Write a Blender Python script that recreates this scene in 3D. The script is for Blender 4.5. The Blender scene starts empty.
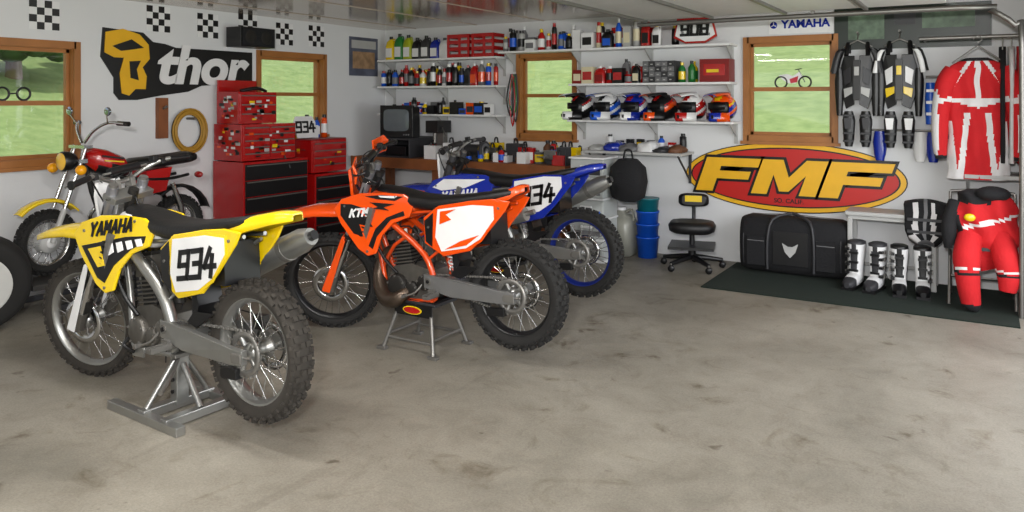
import bpy, bmesh, math, random
from mathutils import Vector, Matrix
random.seed(7)
S=bpy.context.scene
PI=math.pi
# ------------------------------------------------------------------ materials
def lin(c):
    return tuple(((v/255)/12.92 if v/255<=.04045 else ((v/255+.055)/1.055)**2.4) for v in c)
MC={}
def mat(name,c,rough=.5,metal=0.,var=.1,scale=9.,bump=0.,coat=0.,bscale=None):
    if name in MC: return MC[name]
    m=bpy.data.materials.new(name); m.use_nodes=True
    nt=m.node_tree; N=nt.nodes; L=nt.links; b=N['Principled BSDF']
    tc=N.new('ShaderNodeTexCoord'); nz=N.new('ShaderNodeTexNoise'); nz.inputs['Scale'].default_value=scale
    nz.inputs['Detail'].default_value=5
    L.new(tc.outputs['Object'],nz.inputs['Vector'])
    mx=N.new('ShaderNodeMix'); mx.data_type='RGBA'
    l=lin(c)
    mx.inputs[6].default_value=(*[max(0,v*(1-var)) for v in l],1)
    mx.inputs[7].default_value=(*[min(1,v*(1+var)) for v in l],1)
    L.new(nz.outputs['Fac'],mx.inputs[0]); L.new(mx.outputs[2],b.inputs['Base Color'])
    b.inputs['Roughness'].default_value=rough; b.inputs['Metallic'].default_value=metal
    if coat: b.inputs['Coat Weight'].default_value=coat; b.inputs['Coat Roughness'].default_value=.06
    if bump:
        bp=N.new('ShaderNodeBump'); bp.inputs['Strength'].default_value=bump; bp.inputs['Distance'].default_value=.01
        n2=N.new('ShaderNodeTexNoise'); n2.inputs['Scale'].default_value=bscale or scale*6
        L.new(tc.outputs['Object'],n2.inputs['Vector'])
        L.new(n2.outputs['Fac'],bp.inputs['Height']); L.new(bp.outputs[0],b.inputs['Normal'])
    MC[name]=m; return m
YEL=mat('plastic_yellow',(228,194,12),.25,coat=.6); ORG=mat('plastic_orange',(226,76,12),.25,coat=.6)
BLU=mat('plastic_blue',(16,40,145),.25,coat=.6); WHT=mat('plastic_white',(225,225,225),.35)
BLK=mat('plastic_black',(14,14,16),.38); RUB=mat('tyre_rubber',(24,23,22),.85,var=.35,scale=14)
MUD=mat('tyre_rubber_dusty',(46,42,37),.9,var=.5,scale=10)
SEAT=mat('seat_vinyl',(14,14,16),.5,bump=.15); ALU=mat('aluminium',(160,160,157),.36,.85,var=.15)
STL=mat('steel_dull',(128,126,122),.42,.7,var=.2); CHR=mat('chrome',(205,205,205),.14,1.)
ENG=mat('engine_alloy',(98,95,90),.45,.65,var=.35,scale=20); ENGD=mat('engine_dark',(40,38,36),.5,.4,var=.3)
RED=mat('enamel_red',(170,16,16),.25,coat=.5); DRED=mat('red_dark',(125,12,12),.4)
GRN=mat('green',(26,105,44),.4); TEAL=mat('teal',(16,105,115),.4)
GRY=mat('grey',(110,110,112),.5); LGR=mat('light_grey',(172,172,170),.5); DGR=mat('dark_grey',(48,48,51),.5)
BRN=mat('brown',(100,62,36),.6); WOOD=mat('wood_trim',(158,102,50),.5,var=.3,scale=5); BENCHW=mat('bench_wood',(128,74,38),.55,var=.4,scale=6)
GOLD=mat('gold_anodised',(190,150,60),.35,.8)
RBLU=mat('bright_blue',(20,84,195),.35); CREAM=mat('cream',(210,200,168),.5); AMB=mat('amber_lens',(255,170,20),.15)
JRED=mat('cloth_red',(190,18,26),.85,bump=.3); JWHT=mat('cloth_white',(215,213,213),.85,bump=.3)
JBLK=mat('cloth_black',(20,20,23),.9,bump=.4); SKIN=mat('mirror_glass',(150,160,170),.05,1.)
# ------------------------------------------------------------------ mesh builder
def T(x,y,z): return Matrix.Translation((x,y,z))
def R(a,ax): return Matrix.Rotation(a,4,ax)
class MB:
    def __init__(s): s.v=[];s.f=[];s.mi=[];s.sm=[];s.mats=[];s.M=Matrix.Identity(4)
    def idx(s,m):
        if m not in s.mats: s.mats.append(m)
        return s.mats.index(m)
    def add(s,vs,fs,m,smooth=True,fn=None):
        o=len(s.v)
        for v in vs: s.v.append(s.M@Vector(v))
        for f in fs:
            mm=m
            if fn:
                c=Vector((0,0,0))
                for i in f: c+=Vector(vs[i])
                mm=fn(c/len(f)) or m
            s.f.append([o+i for i in f]); s.mi.append(s.idx(mm)); s.sm.append(smooth)
    def box(s,c,d,m,rot=None):
        x,y,z=[k/2 for k in d]
        vs=[Vector(p) for p in [(-x,-y,-z),(x,-y,-z),(x,y,-z),(-x,y,-z),(-x,-y,z),(x,-y,z),(x,y,z),(-x,y,z)]]
        if rot is not None: vs=[rot@v for v in vs]
        c=Vector(c)
        s.add([v+c for v in vs],[(0,3,2,1),(4,5,6,7),(0,1,5,4),(1,2,6,5),(2,3,7,6),(3,0,4,7)],m,False)
    def bx(s,x0,x1,y0,y1,z0,z1,m): s.box(((x0+x1)/2,(y0+y1)/2,(z0+z1)/2),(x1-x0,y1-y0,z1-z0),m)
    def loft(s,rings,m,cap=True,smooth=True,fn=None,closed=True):
        n=len(rings[0]); vs=[p for r in rings for p in r]; fs=[]
        for i in range(len(rings)-1):
            for j in range(n if closed else n-1):
                k=(j+1)%n
                fs.append((i*n+j,i*n+k,(i+1)*n+k,(i+1)*n+j))
        s.add(vs,fs,m,smooth,fn)
        if cap and closed:
            s.add(rings[0],[tuple(range(n))],m,False,fn); s.add(rings[-1],[tuple(range(n))],m,False,fn)
    def tube(s,pts,r,m,n=8,sub=0,cap=True,fn=None):
        P=[Vector(p) for p in pts]
        rs=list(r) if isinstance(r,(list,tuple)) else [r]*len(P)
        if sub and len(P)>2:
            Q=[];q=[]
            for i in range(len(P)-1):
                a=P[max(i-1,0)];b=P[i];c=P[i+1];d=P[min(i+2,len(P)-1)]
                for k in range(sub):
                    t=k/sub
                    Q.append(.5*((2*b)+(c-a)*t+(2*a-5*b+4*c-d)*t*t+(3*b-a-3*c+d)*t**3)); q.append(rs[i]*(1-t)+rs[i+1]*t)
            Q.append(P[-1]);q.append(rs[-1]);P=Q;rs=q
        rings=[];up=None
        for i,p in enumerate(P):
            t=(P[min(i+1,len(P)-1)]-P[max(i-1,0)])
            if t.length<1e-9: t=Vector((0,0,1))
            t.normalize()
            if up is None:
                up=Vector((0,0,1)) if abs(t.z)<.9 else Vector((1,0,0))
            u=up-t*up.dot(t)
            if u.length<1e-6: u=t.orthogonal()
            u.normalize(); w=t.cross(u); up=u
            rings.append([p+(u*math.cos(2*PI*j/n)+w*math.sin(2*PI*j/n))*rs[i] for j in range(n)])
        s.loft(rings,m,cap,True,fn)
    def cyl(s,a,b,r,m,r1=None,n=16): s.tube([a,b],[r,r if r1 is None else r1],m,n)
    def lathe(s,prof,m,c=(0,0,0),axis='z',n=24,closed=False,fn=None):
        rings=[]
        for r,h in prof:
            g=[]
            for j in range(n):
                a=2*PI*j/n; u,v=r*math.cos(a),r*math.sin(a)
                p={'z':(u,v,h),'y':(u,h,v),'x':(h,u,v)}[axis]
                g.append((p[0]+c[0],p[1]+c[1],p[2]+c[2]))
            rings.append(g)
        if closed: rings.append(rings[0])
        s.loft(rings,m,not closed,True,fn)
    def ell(s,c,r,m,n=16,k=10,fn=None):
        rings=[]
        for i in range(k+1):
            t=PI*i/k; q=max(math.sin(t),.02)
            rings.append([(c[0]+r[0]*q*math.cos(2*PI*j/n),c[1]+r[1]*q*math.sin(2*PI*j/n),c[2]+r[2]*math.cos(t)) for j in range(n)])
        s.loft(rings,m,True,True,fn)
    def prism(s,pts,off,m):
        n=len(pts); o=Vector(off); a=[Vector(p) for p in pts]; b=[p+o for p in a]
        s.add(a+b,[tuple(range(n)),tuple(range(2*n-1,n-1,-1))]+[(i,(i+1)%n,n+(i+1)%n,n+i) for i in range(n)],m,False)
    def side(s,poly,yf,th,m,sides=(1,-1)):
        for q in sides: s.prism([(x,q*yf(x,z),z) for x,z in poly],(0,-q*th,0),m)
    def obj(s,name,parent=None,loc=(0,0,0),rot=(0,0,0),bevel=0,scale=1):
        me=bpy.data.meshes.new(name); me.from_pydata([tuple(v) for v in s.v],[],s.f)
        for m in s.mats: me.materials.append(m)
        me.polygons.foreach_set('material_index',s.mi); me.polygons.foreach_set('use_smooth',s.sm)
        me.update()
        bm=bmesh.new(); bm.from_mesh(me); bmesh.ops.recalc_face_normals(bm,faces=bm.faces); bm.to_mesh(me); bm.free()
        o=bpy.data.objects.new(name,me); S.collection.objects.link(o)
        o.location=loc; o.rotation_euler=rot; o.scale=(scale,)*3
        if parent: o.parent=parent
        if bevel:
            b=o.modifiers.new('bevel','BEVEL'); b.width=bevel; b.segments=2; b.limit_method='ANGLE'; b.angle_limit=.7
        return o
def empty(name,loc=(0,0,0),rot=(0,0,0)):
    o=bpy.data.objects.new(name,None); S.collection.objects.link(o); o.location=loc; o.rotation_euler=rot
    o.empty_display_size=.1; return o
def text(name,body,size,m,loc,xa,ya,parent=None,ext=.002,off=.0,shear=0,sx=1.):
    cu=bpy.data.curves.new(name,'FONT'); cu.body=body; cu.size=size; cu.extrude=ext; cu.offset=off; cu.shear=shear
    cu.align_x='CENTER'; cu.align_y='CENTER'; cu.materials.append(m)
    o=bpy.data.objects.new(name,cu); S.collection.objects.link(o)
    xa=Vector(xa).normalized(); ya=Vector(ya).normalized(); za=xa.cross(ya)
    M=Matrix((( *xa,),( *ya,),( *za,))).transposed().to_4x4()
    M.translation=Vector(loc)
    if parent: o.parent=parent
    o.matrix_local=M@Matrix.Diagonal((sx,1,1,1))
    return o
def sring(c,a,b,plane='yz',n=20,p=2.5):
    out=[]
    for j in range(n):
        t=2*PI*j/n; ct,st=math.cos(t),math.sin(t)
        u=a*math.copysign(abs(ct)**(2/p),ct); v=b*math.copysign(abs(st)**(2/p),st)
        out.append({'yz':(c[0],c[1]+u,c[2]+v),'xy':(c[0]+u,c[1]+v,c[2]),'xz':(c[0]+u,c[1],c[2]+v)}[plane])
    return out
GLY={'9':[(0,.5,0,1),(0,1,.6,1),(0,.5,.6,.5),(.6,0,.6,1),(0,0,.6,0)],'3':[(0,1,.6,1),(.15,.52,.6,.52),(.6,0,.6,1),(0,0,.6,0)],
 '4':[(.28,1,0,.36),(0,.36,.68,.36),(.46,.75,.46,0)],'0':[(0,0,0,1),(0,1,.6,1),(.6,1,.6,0),(.6,0,0,0)],'8':[(0,0,0,1),(0,1,.6,1),(.6,1,.6,0),(.6,0,0,0),(0,.5,.6,.5)],
 'Y':[(0,1,.3,.5),(.6,1,.3,.5),(.3,.5,.3,0)],'A':[(0,0,.3,1),(.3,1,.6,0),(.12,.3,.48,.3)],'M':[(0,0,0,1),(0,1,.3,.4),(.3,.4,.6,1),(.6,1,.6,0)],
 'H':[(0,0,0,1),(.6,0,.6,1),(0,.5,.6,.5)],'K':[(0,0,0,1),(.05,.5,.6,1),(.2,.55,.6,0)],'T':[(.3,0,.3,1),(0,1,.6,1)],'S':[(.6,1,0,1),(0,1,0,.5),(0,.5,.6,.5),(.6,.5,.6,0),(.6,0,0,0)],'X':[(0,0,.6,1),(0,1,.6,0)]}
def strokes(mb,word,cx,cz,h,wt,yf,m,shear=.2,tilt=0.,gap=.28,th=.004,wx=1.):
    tot=len(word)*(.6+gap)-gap
    for q in (1,-1):
        for i,ch in enumerate(word):
            for (u0,v0,u1,v1) in GLY[ch]:
                a=Vector((u0+i*(.6+gap)-tot/2,v0-.5)); b=Vector((u1+i*(.6+gap)-tot/2,v1-.5))
                a.x=(a.x+shear*a.y)*wx; b.x=(b.x+shear*b.y)*wx
                d=(b-a).normalized(); n=Vector((-d.y,d.x))*wt/2; e=d*wt/2*.95
                pts=[]
                for p in (a-e+n,b+e+n,b+e-n,a-e-n):
                    x=cx-q*p.x*h; z=cz+p.y*h+tilt*(x-cx); pts.append((x,q*yf(x,z),z))
                mb.prism(pts,(0,-q*th,0),m)
# ------------------------------------------------------------------ room
CEIL=2.5; XL=-6.6; YB=7.66; XR=.35; YF=-3.
def wall(name,axis,pos,th,u0,u1,ops,m):
    mb=MB()
    def b(a0,a1,z0,z1):
        if a1-a0<1e-4 or z1-z0<1e-4: return
        if axis=='x': mb.bx(min(pos,pos+th),max(pos,pos+th),a0,a1,z0,z1,m)
        else: mb.bx(a0,a1,min(pos,pos+th),max(pos,pos+th),z0,z1,m)
    c=u0
    for a0,a1,z0,z1 in sorted(ops):
        b(c,a0,0,CEIL); b(a0,a1,0,z0); b(a0,a1,z1,CEIL); c=a1
    b(c,u1,0,CEIL); return mb.obj(name)
WALL=mat('painted_wall',(215,216,217),.8,var=.05,scale=1.5,bump=.08,bscale=60)
def floor_mat():
    m=bpy.data.materials.new('concrete_floor'); m.use_nodes=True; nt=m.node_tree;N=nt.nodes;L=nt.links;b=N['Principled BSDF']
    tc=N.new('ShaderNodeTexCoord')
    def nz(s,d=8,r=.6,dist=0,sc=None):
        n=N.new('ShaderNodeTexNoise'); n.inputs['Scale'].default_value=s;n.inputs['Detail'].default_value=d;n.inputs['Roughness'].default_value=r
        n.inputs['Distortion'].default_value=dist
        if sc:
            mp=N.new('ShaderNodeMapping'); mp.inputs['Scale'].default_value=sc; mp.inputs['Rotation'].default_value=(0,0,.6); L.new(tc.outputs['Object'],mp.inputs[0]); L.new(mp.outputs[0],n.inputs['Vector'])
        else: L.new(tc.outputs['Object'],n.inputs['Vector'])
        return n
    def ramp(n,stops):
        r=N.new('ShaderNodeValToRGB'); e=r.color_ramp.elements
        e[0].position=stops[0][0];e[0].color=(*stops[0][1],1);e[1].position=stops[-1][0];e[1].color=(*stops[-1][1],1)
        for p,c in stops[1:-1]: k=e.new(p);k.color=(*c,1)
        L.new(n.outputs['Fac'],r.inputs[0]);return r
    a=ramp(nz(.7,6,.6,.5),[(.32,lin((114,110,100))),(.5,lin((133,128,117))),(.68,lin((147,142,131)))])
    c=ramp(nz(4,12,.78,.6),[(.3,(.74,.72,.69)),(.5,(.97,.97,.97)),(.7,(1.1,1.1,1.09))])
    d=ramp(nz(90,4,.8),[(.3,(.74,.73,.71)),(.6,(1.06,1.06,1.06))])
    st=ramp(nz(2.1,6,.65,1.8),[(.30,(.5,.45,.4)),(.345,(.78,.76,.72)),(.42,(1,1,1))])
    sp=ramp(nz(7,3,.5,.4),[(.25,(.5,.46,.42)),(.30,(1,1,1))])
    sk=ramp(nz(2.2,5,.6,.3,(1,.12,1)),[(.28,(.68,.66,.64)),(.38,(1,1,1))])
    def mul(x,y):
        k=N.new('ShaderNodeMix');k.data_type='RGBA';k.blend_type='MULTIPLY';k.inputs[0].default_value=1
        L.new(x,k.inputs[6]);L.new(y,k.inputs[7]);return k.outputs[2]
    L.new(mul(mul(mul(mul(mul(a.outputs[0],c.outputs[0]),d.outputs[0]),st.outputs[0]),sk.outputs[0]),sp.outputs[0]),b.inputs['Base Color'])
    b.inputs['Roughness'].default_value=.55
    bp=N.new('ShaderNodeBump');bp.inputs['Strength'].default_value=.15;bp.inputs['Distance'].default_value=.01
    L.new(nz(30).outputs['Fac'],bp.inputs['Height']);L.new(bp.outputs[0],b.inputs['Normal'])
    return m
mb=MB(); mb.bx(XL-.1,XR+1.5,YF-1,YB+.1,-.1,0,floor_mat()); mb.obj('floor')
cm=mat('ceiling_panel',(190,176,162),.14,.3,var=.35,scale=.8)  # brownish mottle paints reflections into the colour of the white, glossy panels
mb=MB(); mb.bx(XL-.1,XR+.1,YF-.1,YB+.1,CEIL,CEIL+.1,cm)
for i in range(8):
    x=XL+.5+i*.92
    if x<XR: mb.bx(x,x+.012,YF,YB,CEIL-.006,CEIL,cm)
mb.obj('ceiling')
wins_l=[(2.35,3.66,1.10,2.05),(5.62,6.56,1.24,2.09)]
wins_b=[(-4.567,-3.87,1.2,2.10),(-1.965,-1.175,1.24,2.17)]
wall('wall_left','x',XL,-.15,YF,YB+.15,wins_l,WALL)
wall('wall_back','y',YB,.15,XL-.15,XR+.15,wins_b,WALL)
wall('wall_right','x',XR,.15,YF,YB,[(-.4,2.6,0,2.25),(3.4,6.7,0,2.25)],WALL)
wall('wall_front','y',YF,-.15,XL-.15,XR+.15,[(-5.5,-1.0,0,2.25)],WALL)
def glass():
    m=bpy.data.materials.new('window_glass'); m.use_nodes=True; N=m.node_tree.nodes; L=m.node_tree.links
    N.remove(N['Principled BSDF']); t=N.new('ShaderNodeBsdfTransparent'); g=N.new('ShaderNodeBsdfGlossy'); g.inputs['Roughness'].default_value=.03
    x=N.new('ShaderNodeMixShader')
    nz=N.new('ShaderNodeTexNoise'); nz.inputs['Scale'].default_value=3
    r=N.new('ShaderNodeMapRange'); r.inputs[3].default_value=.03; r.inputs[4].default_value=.07
    L.new(nz.outputs['Fac'],r.inputs[0]); L.new(r.outputs[0],x.inputs[0])
    L.new(t.outputs[0],x.inputs[1]);L.new(g.outputs[0],x.inputs[2]);L.new(x.outputs[0],N['Material Output'].inputs[0]); return m
GLS=glass()
def window(n,ax,u0,u1,z0,z1):
    mb=MB()
    def b(a0,a1,zz0,zz1,d0,d1,m):
        if ax=='x': mb.bx(XL+min(d0,d1),XL+max(d0,d1),a0,a1,zz0,zz1,m)
        else: mb.bx(a0,a1,YB-max(d0,d1),YB-min(d0,d1),zz0,zz1,m)
    for (a0,a1,c0,c1) in [(u0-.04,u0+.015,z0-.045,z1+.045),(u1-.015,u1+.04,z0-.045,z1+.045),(u0,u1,z1-.015,z1+.045),(u0,u1,z0-.045,z0+.015)]:
        b(a0,a1,c0,c1,-.0,.022,WOOD)
    for (a0,a1,c0,c1) in [(u0,u0+.02,z0,z1),(u1-.02,u1,z0,z1),(u0,u1,z1-.02,z1),(u0,u1,z0,z0+.02)]:
        b(a0,a1,c0,c1,-.14,-.001,WOOD)
    zm=(z0+z1)/2
    b(u0+.02,u1-.02,zm-.02,zm+.02,-.09,-.04,WOOD)
    for (a0,a1,c0,c1) in [(u0+.02,u0+.045,z0+.02,z1-.02),(u1-.045,u1-.02,z0+.02,z1-.02),(u0+.02,u1-.02,z0+.02,z0+.05),(u0+.02,u1-.02,z1-.05,z1-.02)]:
        b(a0,a1,c0,c1,-.08,-.05,WOOD)
    b(u0+.04,u1-.04,z0+.045,z1-.045,-.068,-.064,GLS)
    b(u0-.06,u1+.06,z0-.07,z0-.04,0,.045,WOOD)
    mb.obj('window_%d'%n)
window(1,'x',*wins_l[0]);window(2,'x',*wins_l[1]);window(3,'y',*wins_b[0]);window(4,'y',*wins_b[1])
def grass():
    m=bpy.data.materials.new('grass'); m.use_nodes=True;N=m.node_tree.nodes;L=m.node_tree.links;b=N['Principled BSDF']
    tc=N.new('ShaderNodeTexCoord');n=N.new('ShaderNodeTexNoise');n.inputs['Scale'].default_value=2.5;n.inputs['Detail'].default_value=12;n.inputs['Roughness'].default_value=.75
    r=N.new('ShaderNodeValToRGB');e=r.color_ramp.elements;e[0].position=.3;e[0].color=(*lin((104,130,66)),1);e[1].position=.7;e[1].color=(*lin((152,170,104)),1)
    L.new(tc.outputs['Object'],n.inputs[0]);L.new(n.outputs['Fac'],r.inputs[0]);L.new(r.outputs[0],b.inputs['Base Color']);b.inputs['Roughness'].default_value=.9;return m
G=grass(); mb=MB(); n=70; vs=[];fs=[]
def hz(x,y):
    d=max(-x+XL-2.0,y-YB-2.0,0); return -.15+.24*d+(.25*math.sin(x*.3)*math.cos(y*.27)*min(1,d/6))
for i in range(n+1):
    for j in range(n+1):
        x=-70+110*i/n; y=-40+110*j/n; vs.append((x,y,hz(x,y)))
for i in range(n):
    for j in range(n):
        a=i*(n+1)+j; fs.append((a,a+n+1,a+n+2,a+1))
mb.add(vs,fs,G); mb.obj('hillside_lawn')
LEAF=mat('tree_foliage',(70,96,50),.9,var=.7,scale=3,bump=.6)
for k,(x,y,h) in enumerate([(-18,6.0,2.6),(-18.5,7.4,3.0),(-18.5,8.9,2.6),(-20,11.5,3.2)]):
    mb=MB()
    mb.tube([(0,0,-.3),(0,0,h*.6)],[.2,.1],BRN)
    rr=random.Random(k)
    for q in range(60):
        a=rr.uniform(0,6.28); r=rr.uniform(.1,1.2); s=rr.uniform(.22,.45)
        mb.ell((r*math.cos(a),r*math.sin(a),h*.2+rr.uniform(0,h*.8)),(s,s,s*.8),LEAF,8,6)
    mb.obj('tree',loc=(x,y,hz(x,y)))
# ------------------------------------------------------------------ motorcycles
def wheel(mb,Rr,w,rr,rimm,hubm,tyre,knob=36):
    h=Rr-rr
    pr=[(rr-.006,-w*.3),(rr+.02,-w*.44),(rr+.5*h,-w*.5),(Rr-.024,-w*.4),(Rr-.014,-w*.2),(Rr-.012,0)]
    pr=pr+[(a,-b) for a,b in pr[-2::-1]]+[(rr-.006,w*.3)]
    mb.lathe(pr,tyre,axis='y',n=48,closed=True)
    M0=mb.M.copy()
    if knob:
        for i in range(knob):
            a=2*PI*i/knob
            for (yy,ry,tl,dd,ph) in [(w*.13,Rr-.007,0,(.02,w*.19,.024),0),(-w*.13,Rr-.007,0,(.02,w*.19,.024),0),
                                 (w*.33,Rr-.014,.35,(.02,w*.15,.022),.5),(-w*.33,Rr-.014,-.35,(.02,w*.15,.022),.5),
                                 (w*.47,Rr-.032,.9,(.02,w*.13,.02),0),(-w*.47,Rr-.032,-.9,(.02,w*.13,.02),0)]:
                aa=a+ph*2*PI/knob
                mb.M=M0@R(aa,'Y')@T(ry,yy,0)@R(tl,'Z')
                mb.box((0,0,0),dd,tyre)
        mb.M=M0
    t=w*.33
    mb.lathe([(rr+.006,-t),(rr-.008,-t),(rr-.012,-t*.6),(rr-.024,-t*.3),(rr-.024,t*.3),(rr-.012,t*.6),(rr-.008,t),(rr+.006,t)],rimm,axis='y',n=48,closed=True)
    mb.lathe([(.012,-.075),(.03,-.07),(.05,-.05),(.05,-.042),(.028,-.03),(.028,.03),(.05,.042),(.05,.05),(.03,.07),(.012,.075)],hubm,axis='y',n=20)
    for i in range(32):
        a=2*PI*i/32; s=1 if i%2 else -1; o=.35*(1 if (i//2)%2 else -1)
        mb.tube([(.045*math.cos(a+o),s*.046,.045*math.sin(a+o)),((rr-.02)*math.cos(a),s*.008,(rr-.02)*math.sin(a))],.0026,CHR,4)
def ringdisc(mb,c,r0,r1,th,m,n=32):
    mb.lathe([(r0,-th/2),(r1,-th/2),(r1,th/2),(r0,th/2)],m,c=c,axis='y',n=n,closed=True)
PIPE=mat('pipe_steel',(88,76,66),.35,.8,var=.4,scale=12)
def dirt_bike(name,loc,yaw,lift,steer,c1,c2,plate,frame,rim,hub,tyre,num,style,guards=False,forkc=None,swc=None,tail=1.):
    root=empty(name,(loc[0],loc[1],lift),(0,math.asin(lift/1.48),yaw))
    rw=MB(); rw.M=T(0,0,.33); wheel(rw,.333,.118,.25,rim,hub,tyre,34)
    ringdisc(rw,(0,.078,0),.075,.105,.008,STL)
    for i in range(24):
        a=2*PI*i/24; rw.box((.108*math.cos(a),.078,.108*math.sin(a)),(.012,.007,.012),STL,R(-a,'Y').to_3x3())
    for i in range(5):
        a=2*PI*i/5; rw.tube([(.04*math.cos(a),.07,.04*math.sin(a)),(.08*math.cos(a),.078,.08*math.sin(a))],.012,ALU,6)
    ringdisc(rw,(0,-.075,0),.08,.115,.005,CHR)
    rw.cyl((0,-.14,0),(0,.14,0),.012,STL); rw.cyl((0,.125,0),(0,.145,0),.022,STL,n=6)
    rw.obj('rear_wheel',root)
    ST=T(1.13,0,.925)@Matrix.Rotation(steer,4,Vector((-.454,0,.891)))@T(-1.13,0,-.925)
    fw=MB(); fw.M=ST@T(1.48,0,.345); wheel(fw,.345,.088,.277,rim,hub,tyre,38)
    ringdisc(fw,(0,.062,0),.085,.13,.005,CHR)
    for i in range(6):
        a=2*PI*i/6; fw.tube([(.04*math.cos(a),.055,.04*math.sin(a)),(.09*math.cos(a+.3),.062,.09*math.sin(a+.3))],.006,STL,5)
    fw.cyl((0,-.12,0),(0,.12,0),.012,STL)
    fw.obj('front_wheel',root)
    fk=MB(); fk.M=ST
    def F(t,y=0,dx=0): return (1.455-.454*t+dx,y,.345+.891*t)
    for s in (1,-1):
        y=s*.105
        fk.cyl(F(.02,y),F(.42,y),.023,CHR); fk.cyl(F(.38,y),F(.87,y),.029,forkc or DGR); fk.cyl(F(.87,y),F(.885,y),.024,STL)
        fk.cyl(F(.375,y),F(.40,y),.032,BLK)
        fk.tube([F(-.03,y),F(.08,y)],[.03,.03],ENG); fk.box((1.475,y,.345),(.07,.045,.08),ENG)
        fk.prism([(1.52,y-.03,.34),(1.52,y+.03,.34),F(.40,y+.03,.045),F(.40,y-.03,.045)],(-.02,0,-.01),c2)
        fk.prism([(1.52,y+s*.034,.33),(1.47,y+s*.034,.31),F(.36,y+s*.034,.01),F(.40,y+s*.034,.045)],(0,-s*.008,0),c2)
        for t in (.60,.80):
            for q in (-.012,.012): fk.cyl(F(t,y+s*.03,-.035),F(t,y+s*.03,-.005),.006,CHR,n=6)
    for t in (.60,.80):
        fk.box(F(t,0,-.02),(.09,.27,.035),ALU if style=='y' else BLK,R(-.47,'Y').to_3x3())
    fk.cyl(F(.56,0,-.05),F(.83,0,-.05),.028,ENGD)
    fk.box((1.42,.095,.44),(.07,.05,.12),ENGD,R(-.47,'Y').to_3x3())
    fk.tube([(1.4,.11,.5),F(.3,.135),F(.6,.14),(1.08,.12,1.1)],.006,BLK,6,4)
    fk.obj('fork',root,bevel=.004)
    fd=MB(); fd.M=ST
    rings=[]
    for x,z,w,d in [(1.0,.70,.075,.03),(1.07,.765,.095,.035),(1.18,.815,.11,.04),(1.32,.845,.105,.045),(1.5,.862,.095,.04),(1.64,.855,.08,.032),(1.74,.84,.06,.02),(1.78,.828,.03,.008)]:
        up=[(x,w*math.cos(PI*k/8),z+d*math.sin(PI*k/8)*(1 if 0<k<8 else 0)-(.012 if k in(0,8) else 0)) for k in range(9)]
        lo=[(p[0],p[1]*.93,p[2]-.007) for p in up[::-1]]
        rings.append(up+lo)
    fd.loft(rings,c1); fd.obj('front_fender',root)
    hb=MB(); hb.M=ST
    bar=[(1.0,.40,1.19),(1.03,.25,1.205),(1.085,.14,1.17),(1.10,.05,1.135),(1.10,-.05,1.135),(1.085,-.14,1.17),(1.03,-.25,1.205),(1.0,-.40,1.19)]
    hb.tube(bar,.0125,ALU if style!='o' else BLK,8,4)
    for s in (1,-1):
        hb.tube([(1.0,s*.405,1.19),(1.022,s*.28,1.202)],.0175,BLK if style!='b' else DGR); hb.cyl((1.0,s*.41,1.19),(1.0,s*.405,1.19),.024,BLK)
        hb.tube([(1.06,s*.24,1.195),(1.075,s*.30,1.19),(1.05,s*.40,1.18)],[.009,.006,.006],STL,6,3)
        hb.box((1.045,s*.235,1.20),(.05,.03,.035),BLK)
        hb.box((1.10,s*.05,1.12),(.05,.03,.05),STL)
        hb.tube([(1.05,s*.22,1.2),(1.16,s*.15,1.18),(1.18,s*.08,1.05),(1.1,s*.05,.85)],.005,BLK,5,4)
        hb.tube([(1.04,s*.20,1.2),(1.20,s*.05,1.14),(1.18,-s*.06,1.0),(1.05,-s*.05,.90)],.004,BLK,5,4)
        if guards:
            hb.prism([(1.10,s*.22,1.26),(1.07,s*.41,1.25),(1.045,s*.44,1.20),(1.07,s*.42,1.13),(1.11,s*.23,1.15)],(.012,0,0),c1)
            hb.tube([(1.07,s*.22,1.2),(1.11,s*.30,1.2),(1.07,s*.43,1.19),(1.0,s*.43,1.2)],.008,BLK,6,3)
    hb.box((1.05,-.19,1.225),(.035,.04,.03),BLK)
    hb.tube([(1.08,.10,1.200),(1.08,-.10,1.200)],.022,BLK,10); hb.tube([(1.07,.15,1.195),(1.07,-.15,1.195)],.007,ALU,6)
    hb.prism([(1.22,-.075,1.14),(1.22,.075,1.14),(1.215,.10,1.07),(1.225,.09,.95),(1.25,.045,.90),(1.25,-.045,.90),(1.225,-.09,.95),(1.215,-.10,1.07)],(-.02,0,0),plate if style!='o' else c1)
    hb.obj('handlebar',root,bevel=.003)
    fr=MB()
    fr.cyl((1.115,0,.99),(1.16,0,.86),.036,frame)
    for s in (1,-1):
        fr.tube([(1.12,s*.03,.93),(1.02,s*.085,.86),(.80,s*.105,.72),(.60,s*.105,.56),(.54,s*.095,.38),(.56,s*.08,.28)],[.032,.033,.030,.032,.030,.022] if style!='o' else .02,frame,8,4)
        fr.tube([(1.13,s*.015,.88),(1.02,s*.04,.56),(.95,s*.07,.32),(.86,s*.09,.265),(.56,s*.09,.265)],.018,frame,8,4)
        if style=='o': fr.tube([(.98,s*.05,.48),(.84,s*.10,.62),(.72,s*.10,.68)],.013,frame,6,2)
        fr.tube([(.76,s*.075,.82),(.3,s*.08,.85),(-.0,s*.06,.87)],.011,frame,6,3)
        fr.tube([(.60,s*.09,.52),(.3,s*.085,.72),(.05,s*.075,.84)],.010,frame,6,3)
        fr.box((.50,s*.20,.325),(.045,.11,.018),STL)
        for q in (-.02,.02): fr.box((.50+q,s*.20,.338),(.006,.11,.012),STL)
        fr.box((.53,s*.13,.33),(.05,.05,.05),STL)
        fr.cyl((.565,s*.09,.40),(.565,s*.138,.40),.024,STL,n=10); fr.cyl((.565,s*.138,.40),(.565,s*.144,.40),.012,BLK,n=6)
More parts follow.
